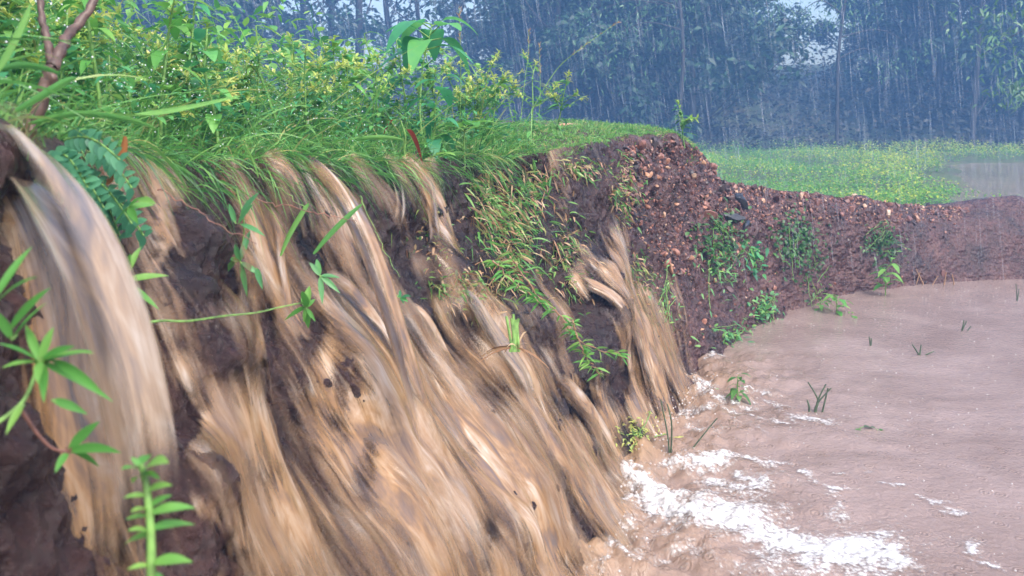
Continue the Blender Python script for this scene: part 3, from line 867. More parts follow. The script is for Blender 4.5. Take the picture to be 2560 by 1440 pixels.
jet('water_spout', 'amber chute running left of the middle dark clod',
    [(985, 735), (1040, 790), (1085, 870), (1120, 950), (1150, 1010)], [.015, .032, .036, .04, .046], lift=.028, seed=11)
jet('water_spout', 'orange chute sliding off the toe of the bank into the white froth',
    [(1310, 925), (1390, 965), (1460, 1040), (1510, 1110), (1545, 1180), (1560, 1230)], [.02, .045, .055, .055, .06, .06], lift=.03, seed=12, op=.25)
jet('water_spout', 'ochre spout arching over the clay boulder and dropping into shadow',
    [(1405, 640), (1435, 700), (1500, 722), (1550, 770), (1580, 850), (1605, 930), (1622, 1010), (1630, 1050)], [.02, .035, .04, .04, .05, .06, .065, .07], lift=.035, seed=13, op=.25)
jet('water_spout', 'slim brown chute descending right of the clay boulder',
    [(1500, 560), (1530, 610), (1560, 680), (1585, 730)], [.025, .04, .04, .045], lift=.03, seed=14)
jet('water_spout', 'tall yellowish fall beside the dark wet cavity under the grass',
    [(560, 540), (575, 640), (590, 760), (605, 880), (620, 980)], [.02, .034, .036, .04, .045], lift=.03, seed=17)
jet('water_spout', 'tan fall dropping behind the horizontal green runner',
    [(640, 470), (655, 560), (668, 680), (680, 800), (700, 920)], [.02, .03, .034, .038, .045], lift=.03, seed=18)

# a second, looser veil thrown clear of the first by the drops
n_v = fbm(uq * np.array([13, 3.2, 1]) + 37.0, 3, 58).reshape(S_.shape)
th2 = np.clip(wet - dry * 1.2, -.4, .40) + .75 * n_v - .18
veil = film + smooth(smooth(Wn, 20, 0), 20, 1) * (.010 + .022 * np.clip(th2, 0, 1))[..., None]
veil = smooth(smooth(veil, 10, 1), 4, 0)
vmask = (th2[:-1, :-1] > -.25) | (th2[1:, 1:] > -.25)
tag(MB().add(veil.reshape(-1, 3), grid_faces(len(s_in), len(t_in), vmask), np.clip(th2, -.5, .6).ravel(), np.column_stack([U_.ravel() + 7.7, T_.ravel() + 3.1])).build('water_veil', M['flow_thin']), kind='structure')
# ------------------------------------------------------------------ plants: builders
def rdir(n, zlo=-.2, zhi=.8, rng=RNG):
    a = rng.uniform(0, 2 * np.pi, n); z = rng.uniform(zlo, zhi, n); r = np.sqrt(np.maximum(1 - z * z, .02))
    return np.column_stack([r * np.cos(a), r * np.sin(a), z])

UPZ = np.array([0, 0, 1.0])

def bend_path(p0, d, L, n=10, sag=.2, wob=.03, seed=0):
    t = np.linspace(0, 1, n)
    P = np.asarray(p0) + unit(d) * (L * t)[:, None]
    P[:, 2] -= sag * L * t ** 2
    P += wob * L * np.column_stack([vn(np.column_stack([t * 3, 0 * t + k, 0 * t + seed * 1.7]), 80 + k) * t for k in range(3)])
    return P

def make_weed(seed, h, nbr, label, yellow=1.0, leafy=1.0, lw=.017):
    """upright herb: stem, alternate lance leaves, branch tips ending in yellow starbursts"""
    g = np.random.default_rng(seed)
    root = thing('flowering_weed', label, 'weed', (0, 0, -50), 'yellow tipped weeds crowding the bank top')
    st, lf = MB(), MB()
    main = bend_path((0, 0, -.04), (g.normal(0, .12), g.normal(0, .12), 1), h, 12, .04, .10, seed)
    st.add(*tube(main, np.linspace(.0042, .0018, 12)))
    tips = [(main[-1], unit(main[-1] - main[-3]))]
    for k in range(nbr):
        f = g.uniform(.35, .9); i = int(f * 11)
        d = unit(rdir(1, .35, .8, g)[0]); L = h * g.uniform(.22, .42) * (1.15 - f * .5)
        b = bend_path(main[i], d, L, 8, -.1, .1, seed * 9 + k)
        st.add(*tube(b, np.linspace(.0022, .0012, 8), 5))
        tips.append((b[-1], unit(b[-1] - b[-3])))
        m = int(7 * leafy); q = g.uniform(.15, .9, m); pb = catmull(b, q * 7)
        leaves(lf, pb, unit(rdir(m, -.1, .6, g) + d * .5), UPZ, g.uniform(.035, .07, m), lw * g.uniform(.8, 1.3, m), .35, tint=g.uniform(.2, .9, m))
    m = int(24 * leafy); q = g.uniform(.1, .97, m); pm = catmull(main, q * 11)
    leaves(lf, pm, rdir(m, -.1, .5, g), UPZ, g.uniform(.055, .10, m) * (1.1 - .4 * q), lw * g.uniform(1.0, 1.7, m), g.uniform(.2, .6, m), tint=g.uniform(.1, .8, m))
    part(st, 'stem', M['stem'], root); part(lf, 'foliage', M['weed'], root)
    for p, d in tips:
        fh = MB(); m = int(g.integers(12, 22))
        pp_ = p + d * g.uniform(-.03, .015, m)[:, None]
        leaves(fh, pp_, unit(rdir(m, -.35, .9, g) + d * .5), UPZ, g.uniform(.022, .045, m), g.uniform(.007, .013, m), g.uniform(.1, .5, m), tint=np.clip(g.normal(.55, .25, m) * yellow, 0, 1), rows=3)
        part(fh, 'flower_head', M['yellow'], root)
    return root

def make_broad(name, label, cat, h, n, L, W, seed, mat='broad', shape='ovate', droop=.5, top_only=False, group=None, elev=(.0, .7), stem='stem', tilt=(0, 0), path=None, tint=(.2, .9), fold=.18, rs=(.005, .002), parts='foliage'):
    g = np.random.default_rng(seed)
    root = thing(name, label, cat, (0, 0, -50), group)
    st, lf = MB(), MB()
    main = bend_path((0, 0, -.03), (tilt[0] + g.normal(0, .06), tilt[1] + g.normal(0, .06), 1), h, 12, .06, .08, seed) if path is None else np.asarray(path)
    st.add(*tube(main, np.linspace(rs[0], rs[1], len(main))))
    q = np.linspace(.82 if top_only else .25, 1.0, n); p = catmull(main, q * (len(main) - 1))
    a = np.arange(n) * 2.4 + g.uniform(0, 6); z = g.uniform(elev[0], elev[1], n); r = np.sqrt(1 - z * z)
    d = np.column_stack([r * np.cos(a), r * np.sin(a), z])
    pet = g.uniform(.15, .4, n) * L
    for k in range(n):
        st.add(*tube(np.array([p[k], p[k] + d[k] * pet[k] * .5, p[k] + d[k] * pet[k]]), [.0022 * L / .08 * .5 + .0006] * 3, 5))
    leaves(lf, p + d * pet[:, None], unit(d + np.array([0, 0, -.1])), UPZ, L * g.uniform(.75, 1.2, n), W * g.uniform(.8, 1.15, n), droop * g.uniform(.6, 1.4, n), fold, rows=8, cols=5, shape=shape, tint=g.uniform(*tint, n))
    part(st, 'stem', M[stem], root); part(lf, parts, M[mat], root)
    return root

def blades(mb, pos, lean, L, W, droop, tint, rows=5, cols=2, rng=RNG):
    n = len(pos)
    leaves(mb, pos, lean, rdir(n, -.3, .3, rng), L, W, droop, .0, rows=rows, cols=cols, shape='blade', tint=tint)

# ------------------------------------------------------------------ turf and long grass along the top
def plateau_points(n, s0, s1, b0, b1, power=1.0, rng=RNG):
    P = []
    for s, u in zip(rng.uniform(s0, s1, n), rng.uniform(0, 1, n)):
        P.append(on_bank(s, b0 + (b1 - b0) * u ** power))
    return np.array(P)
sE = lambda k: S_CUM[k]

g1 = MB()
P = plateau_points(9000, sE(2) - .2, sE(9), .0, 1.5, 1.7)
n = len(P); ld = rdir(n, .5, 1.0); ld[:, 0] += .15
blades(g1, P, ld, RNG.uniform(.05, .16, n), RNG.uniform(.0025, .005, n), RNG.uniform(.2, .9, n), np.clip(RNG.normal(.55, .22, n), 0, 1))
P = plateau_points(17000, sE(8) + .2, sE(13) - .08, -.01, 1.1, 1.2)
n = len(P); ld = rdir(n, .45, 1.0)
blades(g1, P, ld, RNG.uniform(.02, .055, n), RNG.uniform(.003, .006, n), RNG.uniform(.2, .9, n), np.clip(RNG.normal(.66, .18, n), 0, 1), rows=4)
tag(g1.build('turf', M['grass']), 'short wet turf carpeting the top of the bank', 'grass', kind='stuff')

g2 = MB()
P = plateau_points(3600, sE(2) - .1, sE(9) + .1, .08, 2.4, 1.1)
n = len(P); ld = rdir(n, .55, 1.0); ld[:, 0] += RNG.normal(.08, .3, n)
blades(g2, P, ld, RNG.uniform(.16, .42, n), RNG.uniform(.003, .0075, n), RNG.uniform(.15, .8, n), np.clip(RNG.normal(.58, .2, n), 0, .95), rows=8)
tag(g2.build('long_grass', M['grass']), 'tall wet grass standing thick between the weeds', 'grass', kind='stuff')

# grass hanging over the lip
g3 = MB()
P = plateau_points(800, sE(3) + .2, sE(8) + .2, -.03, .06)
n = len(P); ld = np.column_stack([RNG.normal(.8, .3, n), RNG.normal(-.3, .35, n), RNG.uniform(-.1, .5, n)])
blades(g3, P, ld, RNG.uniform(.05, .15, n), RNG.uniform(.0025, .005, n), RNG.uniform(.5, 1.4, n), np.clip(RNG.normal(.4, .25, n), 0, 1), rows=6)
tag(g3.build('overhanging_grass', M['grass']), 'wet grass drooping over the lip above the falls', 'grass', kind='stuff')

# low leafy ground cover among the grass at left
g4 = MB()
P = plateau_points(5200, sE(2) - .2, sE(9), .0, 1.8, 1.3)
n = len(P); P[:, 2] += RNG.uniform(0, .16, n)
leaves(g4, P, rdir(n, -.2, .7), UPZ, RNG.uniform(.012, .042, n), RNG.uniform(.006, .02, n), RNG.uniform(.1, .6, n), tint=RNG.uniform(.1, .9, n), shape='ovate', rows=3)
tag(g4.build('leafy_ground_cover', M['broad']), 'small round wet leaves filling the gaps in the grass', 'ground cover', kind='stuff')

# ------------------------------------------------------------------ weeds in the thicket
protos = [
    make_weed(1, .46, 5, 'tall bushy weed with bright yellow tips in the thicket'),
    make_weed(2, .38, 4, 'shorter leafy weed with yellow tips in the thicket', leafy=1.3),
    make_weed(3, .52, 6, 'lanky open weed with many pale yellow tips in the thicket', leafy=.7),
    make_weed(4, .42, 4, 'green weed with few lime tips in the thicket', yellow=.35, leafy=1.3, lw=.022),
    make_weed(5, .34, 7, 'spreading weed with starry yellow tips in the thicket', leafy=.8)]
used = set()
def put(k, p, rz, sc, label=None, tilt=(0, 0)):
    if k not in used:
        used.add(k); r = protos[k]; r.location = Vector(p); r.rotation_euler = (tilt[0], tilt[1], rz); r.scale = (sc,) * 3
        if label: r['label'] = label
        return r
    return dup(protos[k], p, rz, sc, label, tilt)
for i in range(225):
    s = RNG.uniform(sE(2) - .2, sE(10) - .15) if i < 160 else RNG.uniform(sE(2), sE(7)); b = .12 + 3.0 * RNG.uniform() ** 1.3
    p = on_bank(s, b)
    if p[1] < 1.0: continue
    far = np.clip((b - .1) / 2.0, 0, 1)
    put(int(RNG.integers(0, 5)), p, RNG.uniform(0, 6.28), RNG.uniform(.6, .98) * (1 + (.75 if s < sE(8) else .3) * far), tilt=(RNG.normal(0, .12), RNG.normal(.1, .12)))
def plant_on_top(px, py_base, d):
    p = at(px, py_base, d); z = top_z(p[0], p[1])
    p[2] = z if z is not None else p[2]
    return p
for k, px, d, sc, ti, lab in [
    (4, 1390, 4.25, .95, .30, 'weed leaning farthest right at the edge of the thicket, yellow blooms at its tips'),
    (0, 1330, 4.0, .88, .12, 'weed with tiered yellow tips second from the right end of the thicket'),
    (2, 1290, 4.4, .72, .05, 'slender pale weed rising against the dark wood beside the leaning weed'),
    (4, 1240, 3.9, .95, .1, 'weed with creamy yellow blooms above the bright trefoil leaves'),
    (0, 1190, 3.6, .85, .0, 'weed with drooping yellow tips right of the big drooping leaves'),
    (2, 940, 3.0, .70, .05, 'weed with a fat yellow bloom left of the dark red leaf'),
    (1, 790, 2.7, .85, .3, 'weed with tattered yellow heads leaning over the golden jet'),
    (4, 560, 2.1, .70, .55, 'weed bent low toward the falls with two hanging yellow heads')]:
    put(k, plant_on_top(px, 330, d), 1.3 * k + px * .01, sc, lab, tilt=(0, ti))

# loose leafy mass of the thicket behind the first weeds
mb = MB(); m = 15000; P = plateau_points(m, sE(2) - .3, sE(9) + .2, .35, 3.3, 1.0)
hmax = np.where(P[:, 1] < 3.2, .52, .38); P[:, 2] += hmax * RNG.uniform(0.02, 1, m) ** .8
leaves(mb, P, rdir(m, -.3, .8), UPZ + RNG.normal(0, .3, (m, 3)), RNG.uniform(.025, .075, m), RNG.uniform(.009, .03, m), RNG.uniform(.1, .6, m), tint=np.clip(RNG.normal(.66, .25, m), 0, 1), rows=3)
tag(mb.build('thicket_leaves', M['weed']), 'tangle of small wet leaves filling the thicket between the weeds', 'foliage', kind='stuff')
mb = MB(); m = 3200; P = plateau_points(m, sE(2) - .3, sE(9) + .2, .2, 3.3, 1.0); ld = rdir(m, .6, 1.0)
blades(mb, P, ld, RNG.uniform(.35, .7, m) * np.where(P[:, 1] < 3, 1, .75), RNG.uniform(.003, .0065, m), RNG.uniform(.1, .8, m), np.clip(RNG.normal(.7, .22, m), 0, 1), rows=8)
tag(mb.build('thicket_grass', M['grass']), 'tallest grass blades rising among the weeds', 'grass', kind='stuff')

# ------------------------------------------------------------------ particular plants on the top
r = make_broad('broad_leaf_plant', 'plant with five huge drooping ribbed leaves towering over the thicket', 'plant', .47, 11, .15, .09, 11, droop=.85, top_only=True, elev=(.15, .6), fold=.12, tint=(.45, .8))
r.location = Vector(plant_on_top(1055, 330, 3.15))
r = make_broad('broad_leaf_plant', 'dark leafy plant just behind the huge drooping leaves', 'plant', .46, 9, .11, .06, 12, droop=.7, tint=(.0, .4))
r.location = Vector(plant_on_top(1010, 330, 3.4))
r = make_broad('broad_leaf_plant', 'leafy plant with dull green oval leaves below the huge drooping leaves', 'plant', .30, 12, .085, .045, 13, droop=.7, tint=(.2, .6))
r.location = Vector(plant_on_top(1075, 330, 3.0))
r = make_broad('trefoil_plant', 'low plant with bright lime oval leaves at the bank edge', 'plant', .17, 7, .10, .055, 14, mat='bright', droop=.35, top_only=True, elev=(.1, .6))
r.location = Vector(plant_on_top(1160, 360, 3.05))
r = make_broad('trefoil_plant', 'small plant with pale scalloped leaf low in the grass under the lime leaves', 'plant', .10, 3, .07, .05, 15, mat='bright', droop=.3, top_only=True, elev=(.0, .5))
r.location = Vector(plant_on_top(1080, 380, 2.85))
r = make_broad('red_leaf_sprig', 'sprig with one dark red hanging leaf deep in the thicket', 'plant', .17, 2, .05, .036, 16, mat='red', droop=1.6, top_only=True, elev=(-.2, .2))
r.location = Vector(plant_on_top(1015, 380, 2.75))
for i, (px, d, h, L, W, lab) in enumerate([
    (395, 1.9, .42, .085, .05, 'pale shiny round-leaved plant near the top left of the thicket'),
    (545, 2.0, .34, .065, .045, 'plant with a silvery heart leaf left of the yellow weeds'),
    (640, 2.6, .44, .075, .035, 'plant with long shiny leaves behind the bent weed'),
    (860, 2.9, .40, .07, .04, 'glossy round-leaved plant between two yellow weeds'),
    (930, 3.3, .45, .08, .03, 'glossy lance-leaved plant left of the huge drooping leaves'),
    (760, 3.0, .42, .07, .03, 'narrow-leaved shrubby plant above the golden jet'),
    (260, 1.6, .36, .08, .03, 'leafy plant behind the forked brown branch'),
    (480, 2.4, .55, .09, .04, 'tallest leafy plant cut off by the top of the view')]):
    r = make_broad('leafy_plant', lab, 'plant', h * .95, 16, L * .75, W * .75, 30 + i, mat=['bright', 'broad'][i % 2], droop=.55, tint=(.3, 1))
    r.location = Vector(plant_on_top(px, 340, d))

# forked brown branch at left
br = thing('forked_branch', 'bare brown branch forking in two at the far left of the bank top', 'branch', at(85, 310, 1.15))
mb = MB(); o = at(85, 310, 1.15)
trunk_p = catmull(np.array([at(70, 340, 1.14), at(100, 260, 1.14), at(122, 200, 1.14), at(130, 168, 1.14)]), np.linspace(0, 3, 14))
mb.add(*tube(trunk_p + .002 * RNG.normal(0, 1, trunk_p.shape), np.linspace(.0085, .0085, 14), 9))
part(mb, 'trunk', M['bark'], br, origin=o)
for pts, r0, r1 in [([(130, 170), (122, 120), (108, 50), (95, -30)], .006, .004), ([(130, 170), (150, 130), (165, 95), (190, 70), (225, 20), (255, -40)], .008, .005)]:
    mb = MB(); q = catmull(np.array([at(x, y, 1.14 + .02 * k) for k, (x, y) in enumerate(pts)]), np.linspace(0, len(pts) - 1, 22))
    mb.add(*tube(q + .0009 * RNG.normal(0, 1, q.shape), np.linspace(r0, r1, 22) * (1 + .15 * np.sin(np.arange(22) * 1.9)), 9))
    part(mb, 'twig', M['bark'], br, origin=o)

# long arching blades near the camera, each seen on its own
def blade_thing(label, pts, w, d, tint, mat='grass', name='grass_blade', group=None, cat='grass blade'):
    d = d if np.ndim(d) else [d] * len(pts)
    q = catmull(np.array([at(x, y, dd) for (x, y), dd in zip(pts, d)]), np.linspace(0, len(pts) - 1, 18))
    T = unit(np.gradient(q, axis=0)); sd = unit(np.cross(T, np.array([.5, .8, .3]))); up_ = np.cross(sd, T)
    t = np.linspace(0, 1, 18); ww = w * np.sin(np.pi * np.clip(t * .93 + .06, 0, 1)) ** .6
    V = q[:, None] + sd[:, None] * (ww[:, None] * np.array([-1, -.5, 0, .5, 1])[None])[..., None] + up_[:, None] * (ww[:, None] * np.array([.5, .18, 0, .18, .5])[None])[..., None]
    o = MB().add(V.reshape(-1, 3), grid_faces(18, 5), tint).build(name, M[mat])
    return tag(o, label, cat, group)
for lab, pts, w, d, ti in [
    ('long arching blade pointing right from the branch foot', [(70, 310), (190, 285), (320, 300), (395, 325)], .004, 1.1, .5),
    ('pale thick blade pointing far right toward the bent weed', [(160, 285), (330, 290), (470, 270), (600, 240)], .0045, [1.15, 1.2, 1.3, 1.4], .75),
    ('blade drooping down to a wilted tip over the recess', [(300, 345), (380, 370), (430, 420), (465, 470)], .005, [1.25, 1.3, 1.33, 1.35], .6),
    ('wide upright blade at the far left margin', [(-20, 190), (15, 130), (50, 60), (75, 10)], .0055, .9, .75),
    ('flat blade sweeping along the far left margin', [(-30, 180), (40, 165), (100, 170), (150, 185)], .004, .95, .4),
    ('broad blade crossing low in front of the forked branch', [(35, 280), (100, 240), (160, 205), (190, 195)], .0045, 1.05, .45),
    ('green blade standing in the falls below the long golden jet top', [(700, 640), (720, 590), (755, 530), (772, 508)], .006, 1.85, .6),
    ('green blade slanting across the golden jet', [(783, 635), (820, 590), (870, 540), (905, 510)], .0055, 1.8, .5),
    ('horizontal blade lying along the bank edge under the lime leaves', [(860, 352), (920, 345), (970, 345), (1010, 350)], .007, 2.55, .7),
    ('pale blade bent down over the first falls of the bank', [(610, 360), (625, 390), (640, 430), (645, 445)], .004, 1.95, .8)]:
    blade_thing(lab, pts, w, d, ti)
blade_thing('withered orange blade hanging at the edge by the left curtain', [(310, 340), (302, 375), (285, 420), (265, 462)], .0085, 1.25, .45, 'dead', 'withered_leaf', cat='leaf')

# compound teal leaves over the left recess
r = thing('fern_like_plant', 'teal plant of paired round leaflets hanging beside the broad left curtain', 'plant', at(200, 440, 1.25))
o = at(200, 440, 1.25); st, lf = MB(), MB()
for x0_, y0_, x1_, y1_, d0 in [(150, 400, 260, 520, 1.2), (180, 430, 250, 580, 1.22), (130, 380, 220, 470, 1.18), (200, 430, 330, 560, 1.27), (230, 470, 300, 590, 1.3), (110, 380, 190, 520, 1.17), (250, 480, 360, 590, 1.32), (190, 480, 210, 570, 1.2), (160, 350, 300, 400, 1.2), (220, 380, 330, 470, 1.26)]:
    q = np.linspace(at(x0_, y0_, d0), at(x1_, y1_, d0 - .03), 12); q[:, 2] += .015 * np.sin(np.linspace(0, np.pi, 12))
    st.add(*tube(q, .0014, 5)); T = unit(q[-1] - q[0]); sd = unit(np.cross(T, -FW))
    for s_ in (-1, 1):
        leaves(lf, q[1:], np.tile(sd * s_ + T * .5, (11, 1)) + RNG.normal(0, .15, (11, 3)), -FW + UPZ * .8, .019, .012, .15, shape='ovate', rows=5, tint=RNG.uniform(.1, 1, 11))
part(st, 'stem', M['stem'], r, origin=o); part(lf, 'foliage', M['teal'], r, origin=o)

# rosettes of lance leaves on the face, each from a survey pixel
def sprig(label, px, py, d, leaf_px, group=None, mat='bright', W=.010, stem_pts=None, name='lance_leaf_plant', stem='stem', tint=(.2, .9), ds=None):
    """leaf_px: list of (tip x, tip y) read from the photograph; every leaf runs from near the base to its tip"""
    o = at(px, py, d); root = thing(name, label, 'plant', o, group)
    st, lf = MB(), MB()
    sp = [(px, py)] if not stem_pts else stem_pts
    if len(sp) > 1:
        q = catmull(np.array([at(x, y, ds[k] if ds else d + .01 * k) for k, (x, y) in enumerate(sp)]), np.linspace(0, len(sp) - 1, 16))
        st.add(*tube(q, np.linspace(.0020, .0012, 16), 6))
    for lp in leaf_px:
        bx, by, tx, ty = lp if len(lp) == 4 else (px, py, *lp)
        a = at(bx, by, d); b = at(tx, ty, d + RNG.uniform(-.05, .03)); v = b - a; L = np.linalg.norm(v)
        leaves(lf, a[None], unit(v + UPZ * .18 * L)[None], (UPZ * .7 - FW * .8 + RNG.normal(0, .25, 3))[None], L, min(W, L * .3), .18, .25, rows=9, cols=5, tint=RNG.uniform(*tint))
        st.add(*tube(np.linspace(a, a + v * .12, 3), .0012, 5))
    part(st, 'stem', M[stem], root, origin=o); part(lf, 'foliage', M[mat], root, origin=o)
    return root
sprig('near clump of lance leaves over the dark clod at the lower left margin', 100, 905, .72,
      [(245, 880), (195, 860), (60, 800), (0, 920), (95, 960), (-20, 850), (140, 800), (270, 1000), (130, 900, 265, 995), (110, 910, 110, 1000), (110, 905, 240, 875), (30, 850, 130, 740), (30, 850, -20, 760), (20, 830, 140, 700), (-20, 770, 105, 680), (-20, 760, 95, 590), (130, 1000, 215, 1035), (60, 1010, 20, 1080)], W=.0075, stem_pts=[(-10, 1060), (60, 1000), (100, 905), (125, 880)])
sprig('drooping lance leaves on a red stalk below the near clump', 170, 1130, .74,
      [(260, 1040), (310, 1130), (140, 1180), (165, 1120, 240, 1165)], stem_pts=[(50, 1020), (90, 1080), (130, 1120), (170, 1130)], stem='redstem', W=.009)
sprig('five fingered green sprig beside the recess right of the left curtain', 305, 705, 1.12,
      [(425, 688), (295, 765), (360, 600), (390, 770), (330, 620), (310, 700, 275, 640), (320, 720, 345, 790), (345, 500, 390, 510), (300, 690, 240, 560)], stem_pts=[(345, 800), (320, 750), (305, 705)])
sprig('pair of lance leaves sprouting under the teal leaflets', 320, 520, 1.2, [(388, 512), (345, 560), (360, 490), (290, 560)], W=.012)
sprig('sprig of narrow leaves hanging in front of the first tan fall', 600, 655, 1.7,
      [(630, 560), (570, 645), (615, 730), (650, 690), (585, 600), (600, 640, 560, 690), (640, 670, 655, 720), (595, 560, 640, 500), (590, 560, 570, 500), (600, 540, 655, 470), (600, 560, 660, 590)], stem_pts=[(590, 470), (610, 560), (600, 655)], mat='weed', W=.012)
sprig('tiny leaf rosette clinging to the straw clod at the jet', 800, 690, 1.85, [(850, 695), (845, 730), (790, 640), (770, 650), (805, 750)], mat='weed', W=.012)
sprig('little leaf spray stuck under the amber chute', 1000, 745, 2.2, [(1030, 740), (985, 735), (1020, 755), (1000, 720), (1010, 760)], mat='broad', W=.012)
# horizontal green runner with a leafy rosette at its end
rn = sprig('long horizontal green runner with a bright leaf tuft at its right end', 765, 770, 1.55,
           [(775, 705), (770, 740), (715, 800), (770, 815), (785, 800), (755, 720), (790, 745), (760, 800), (750, 740)], stem_pts=[(340, 812), (400, 802), (470, 803), (560, 790), (640, 782), (700, 768), (765, 755)], W=.020, name='runner', ds=[1.17, 1.2, 1.26, 1.36, 1.44, 1.5, 1.55])

# foreground seedling
o = at(375, 1480, .62); sd_ = thing('seedling', 'bright green upright seedling with paired leaves in the near left foreground', 'plant', o)
st, lf = MB(), MB()
q = catmull(np.array([at(375, 1520, .62), at(378, 1400, .62), at(375, 1300, .62), at(365, 1210, .62), at(352, 1160, .62)]), np.linspace(0, 4, 20))
st.add(*tube(q, np.linspace(.0036, .002, 20), 8)); part(st, 'stem', M['stem'], sd_, origin=o)
for bx, by, tx, ty in [(352, 1170, 322, 1135), (352, 1165, 375, 1138), (350, 1175, 295, 1172), (355, 1180, 432, 1150), (360, 1180, 400, 1200), (365, 1230, 440, 1210), (365, 1240, 305, 1245), (370, 1270, 440, 1232), (372, 1275, 320, 1280), (372, 1285, 495, 1270), (370, 1290, 312, 1300), (376, 1325, 485, 1315), (374, 1330, 310, 1325), (376, 1340, 315, 1365), (378, 1410, 490, 1405), (376, 1415, 312, 1425), (378, 1430, 420, 1470), (355, 1190, 335, 1210), (358, 1200, 385, 1180)]:
    a = at(bx, by, .62); b = at(tx, ty, .62 + RNG.uniform(-.03, .03)); v = b - a; L = np.linalg.norm(v)
    leaves(lf, a[None], unit(v + UPZ * .3 * L)[None], (UPZ - FW * .4)[None], L, L * .31, .28, .25, rows=9, cols=5, tint=RNG.uniform(.4, 1))
part(lf, 'foliage', M['bright'], sd_, origin=o)

# pink roots and thin twigs crossing the falls
for lab, pts, d in [('thin pinkish root slanting across the recess', [(395, 470), (480, 520), (560, 570), (640, 610)], 1.5),
                    ('pinkish twig crossing in front of the golden jet', [(640, 500), (740, 520), (820, 540), (890, 552)], 1.75),
                    ('thin green tendril hanging in the middle of the falls', [(900, 490), (930, 560), (960, 620), (1000, 700)], 2.2),
                    ('fine drooping twig at the lip of the first falls', [(560, 390), (640, 430), (700, 470), (760, 520)], 1.8)]:
    q = catmull(np.array([at(x, y, d) for x, y in pts]), np.linspace(0, 3, 22)); q += .002 * RNG.normal(0, 1, q.shape)
    tag(MB().add(*tube(q, np.linspace(.0014, .0007, 22), 6)).build('twig', M['redstem' if 'pink' in lab else 'stem']), lab, 'twig')

# grass clumps and straw hanging on the face in the middle
def hang(px, py, n, spread, L, mat, seed, down=.7):
    g = np.random.default_rng(seed); mb = MB(); c = []
    for _ in range(int(n * 1.8)):
        p, nn = hit(px + g.normal(0, spread[0]), py + g.normal(0, spread[1]))
        if p is None: continue
        c.append((p, nn))
    P = np.array([a for a, b in c]); Nn = np.array([b for a, b in c]); m = len(P)
    d = Nn * .7 + g.normal(0, .75, (m, 3)) + np.array([0, 0, .45 - down])
    leaves(mb, P, d, g.normal(0, 1, (m, 3)), g.uniform(.35, .8, m) * L, g.uniform(.004, .009, m), g.uniform(.1, .7, m), .1, rows=6, cols=3, shape='lance', tint=np.clip(g.normal(.6, .25, m), 0, 1))
    return mb
for i, (px, py, n, sp, L, lab) in enumerate([
    (1215, 480, 90, (26, 50), .10, 'upper clump of hanging grass between bare cleft and clay slope'),
    (1265, 560, 150, (38, 45), .10, 'thickest clump of hanging grass in the middle of the bank face'),
    (1330, 470, 80, (35, 40), .09, 'ragged grass clump under the turf left of the dark gully'),
    (1275, 660, 90, (40, 40), .11, 'lower clump of hanging grass above the grey tipped chute'),
    (1420, 640, 110, (25, 55), .07, 'narrow grass strip beside the dark gully above the boulder'),
    (1560, 470, 110, (22, 45), .06, 'grass tongue hanging at the corner beside the gravel slope'),
    (1450, 420, 80, (40, 14), .06, 'grass fringe at the lip above the dark gully'),
    (1600, 690, 60, (18, 30), .06, 'small tuft at the corner of the red clay slope'),
    (1150, 720, 80, (45, 25), .06, 'soaked tuft in the spray above the dark clod'),
    (1100, 600, 40, (40, 30), .05, 'few green leaves on the wet wall under the cleft')]):
    mb = hang(px, py, n, sp, L, 'grass', 200 + i)
    o, _ = hit(px, py)
    root = thing('hanging_grass', lab, 'grass clump', o, 'grass clumps hanging on the bank face')
    part(mb, 'green_blades', M['grass'], root, origin=o)
    part(hang(px, py, int(n * .9), sp, L * .9, 'straw', 300 + i, .9), 'dry_blades', M['straw'], root, origin=o)
# creeper runners hanging over the gully
for lab, pts, d in [('long straw coloured creeper with leaf whorls trailing past the boulder', [(1285, 650), (1340, 730), (1400, 790), (1450, 850), (1500, 875), (1555, 890)], 2.85),
                    ('short creeper hanging straight down left of the boulder', [(1430, 800), (1450, 860), (1470, 900), (1500, 938)], 2.8),
                    ('creeper stem sloping under the grass clump', [(1230, 650), (1300, 720), (1360, 760)], 2.75)]:
    o = at(*pts[0], d); root = thing('creeper', lab, 'creeper', o)
    q = catmull(np.array([at(x, y, d) for x, y in pts]), np.linspace(0, len(pts) - 1, 30)); q += .003 * RNG.normal(0, 1, q.shape)
    st, lf = MB(), MB(); st.add(*tube(q, np.linspace(.003, .0015, 30), 6))
    m = 60; pq = catmull(q, RNG.uniform(0, 29, m))
    leaves(lf, pq, rdir(m, -.5, .6), rdir(m, -.5, .9), RNG.uniform(.025, .055, m), .008, .3, tint=RNG.uniform(.2, 1, m), rows=4)
    part(st, 'stem', M['straw'], root, origin=o); part(lf, 'foliage', M['bright'], root, origin=o)
# pale tuft of upright cut stalks on the apron
for lab, px, py, d in [('tuft of cut green stalks in front of the grey tipped chute', 1283, 860, 2.45)]:
    o = at(px, py, d); root = thing('stalk_tuft', lab, 'plant', o); mb = MB()
    for k in range(9):
        a = at(px + RNG.normal(0, 6), py + 20, d); b = at(px + RNG.normal(0, 10), py - RNG.uniform(40, 75), d)
        mb.add(*tube(np.linspace(a, b, 5), .004, 6))
    part(mb, 'stem', M['stem'], root, origin=o)
    mb = MB(); P_ = np.tile(at(px + 10, py + 10, d), (14, 1))
    leaves(mb, P_, rdir(14, -.2, .8), rdir(14), RNG.uniform(.05, .14, 14), .006, .5, tint=RNG.uniform(.3, 1, 14), rows=6)
    part(mb, 'blade', M['straw'], root, origin=o)

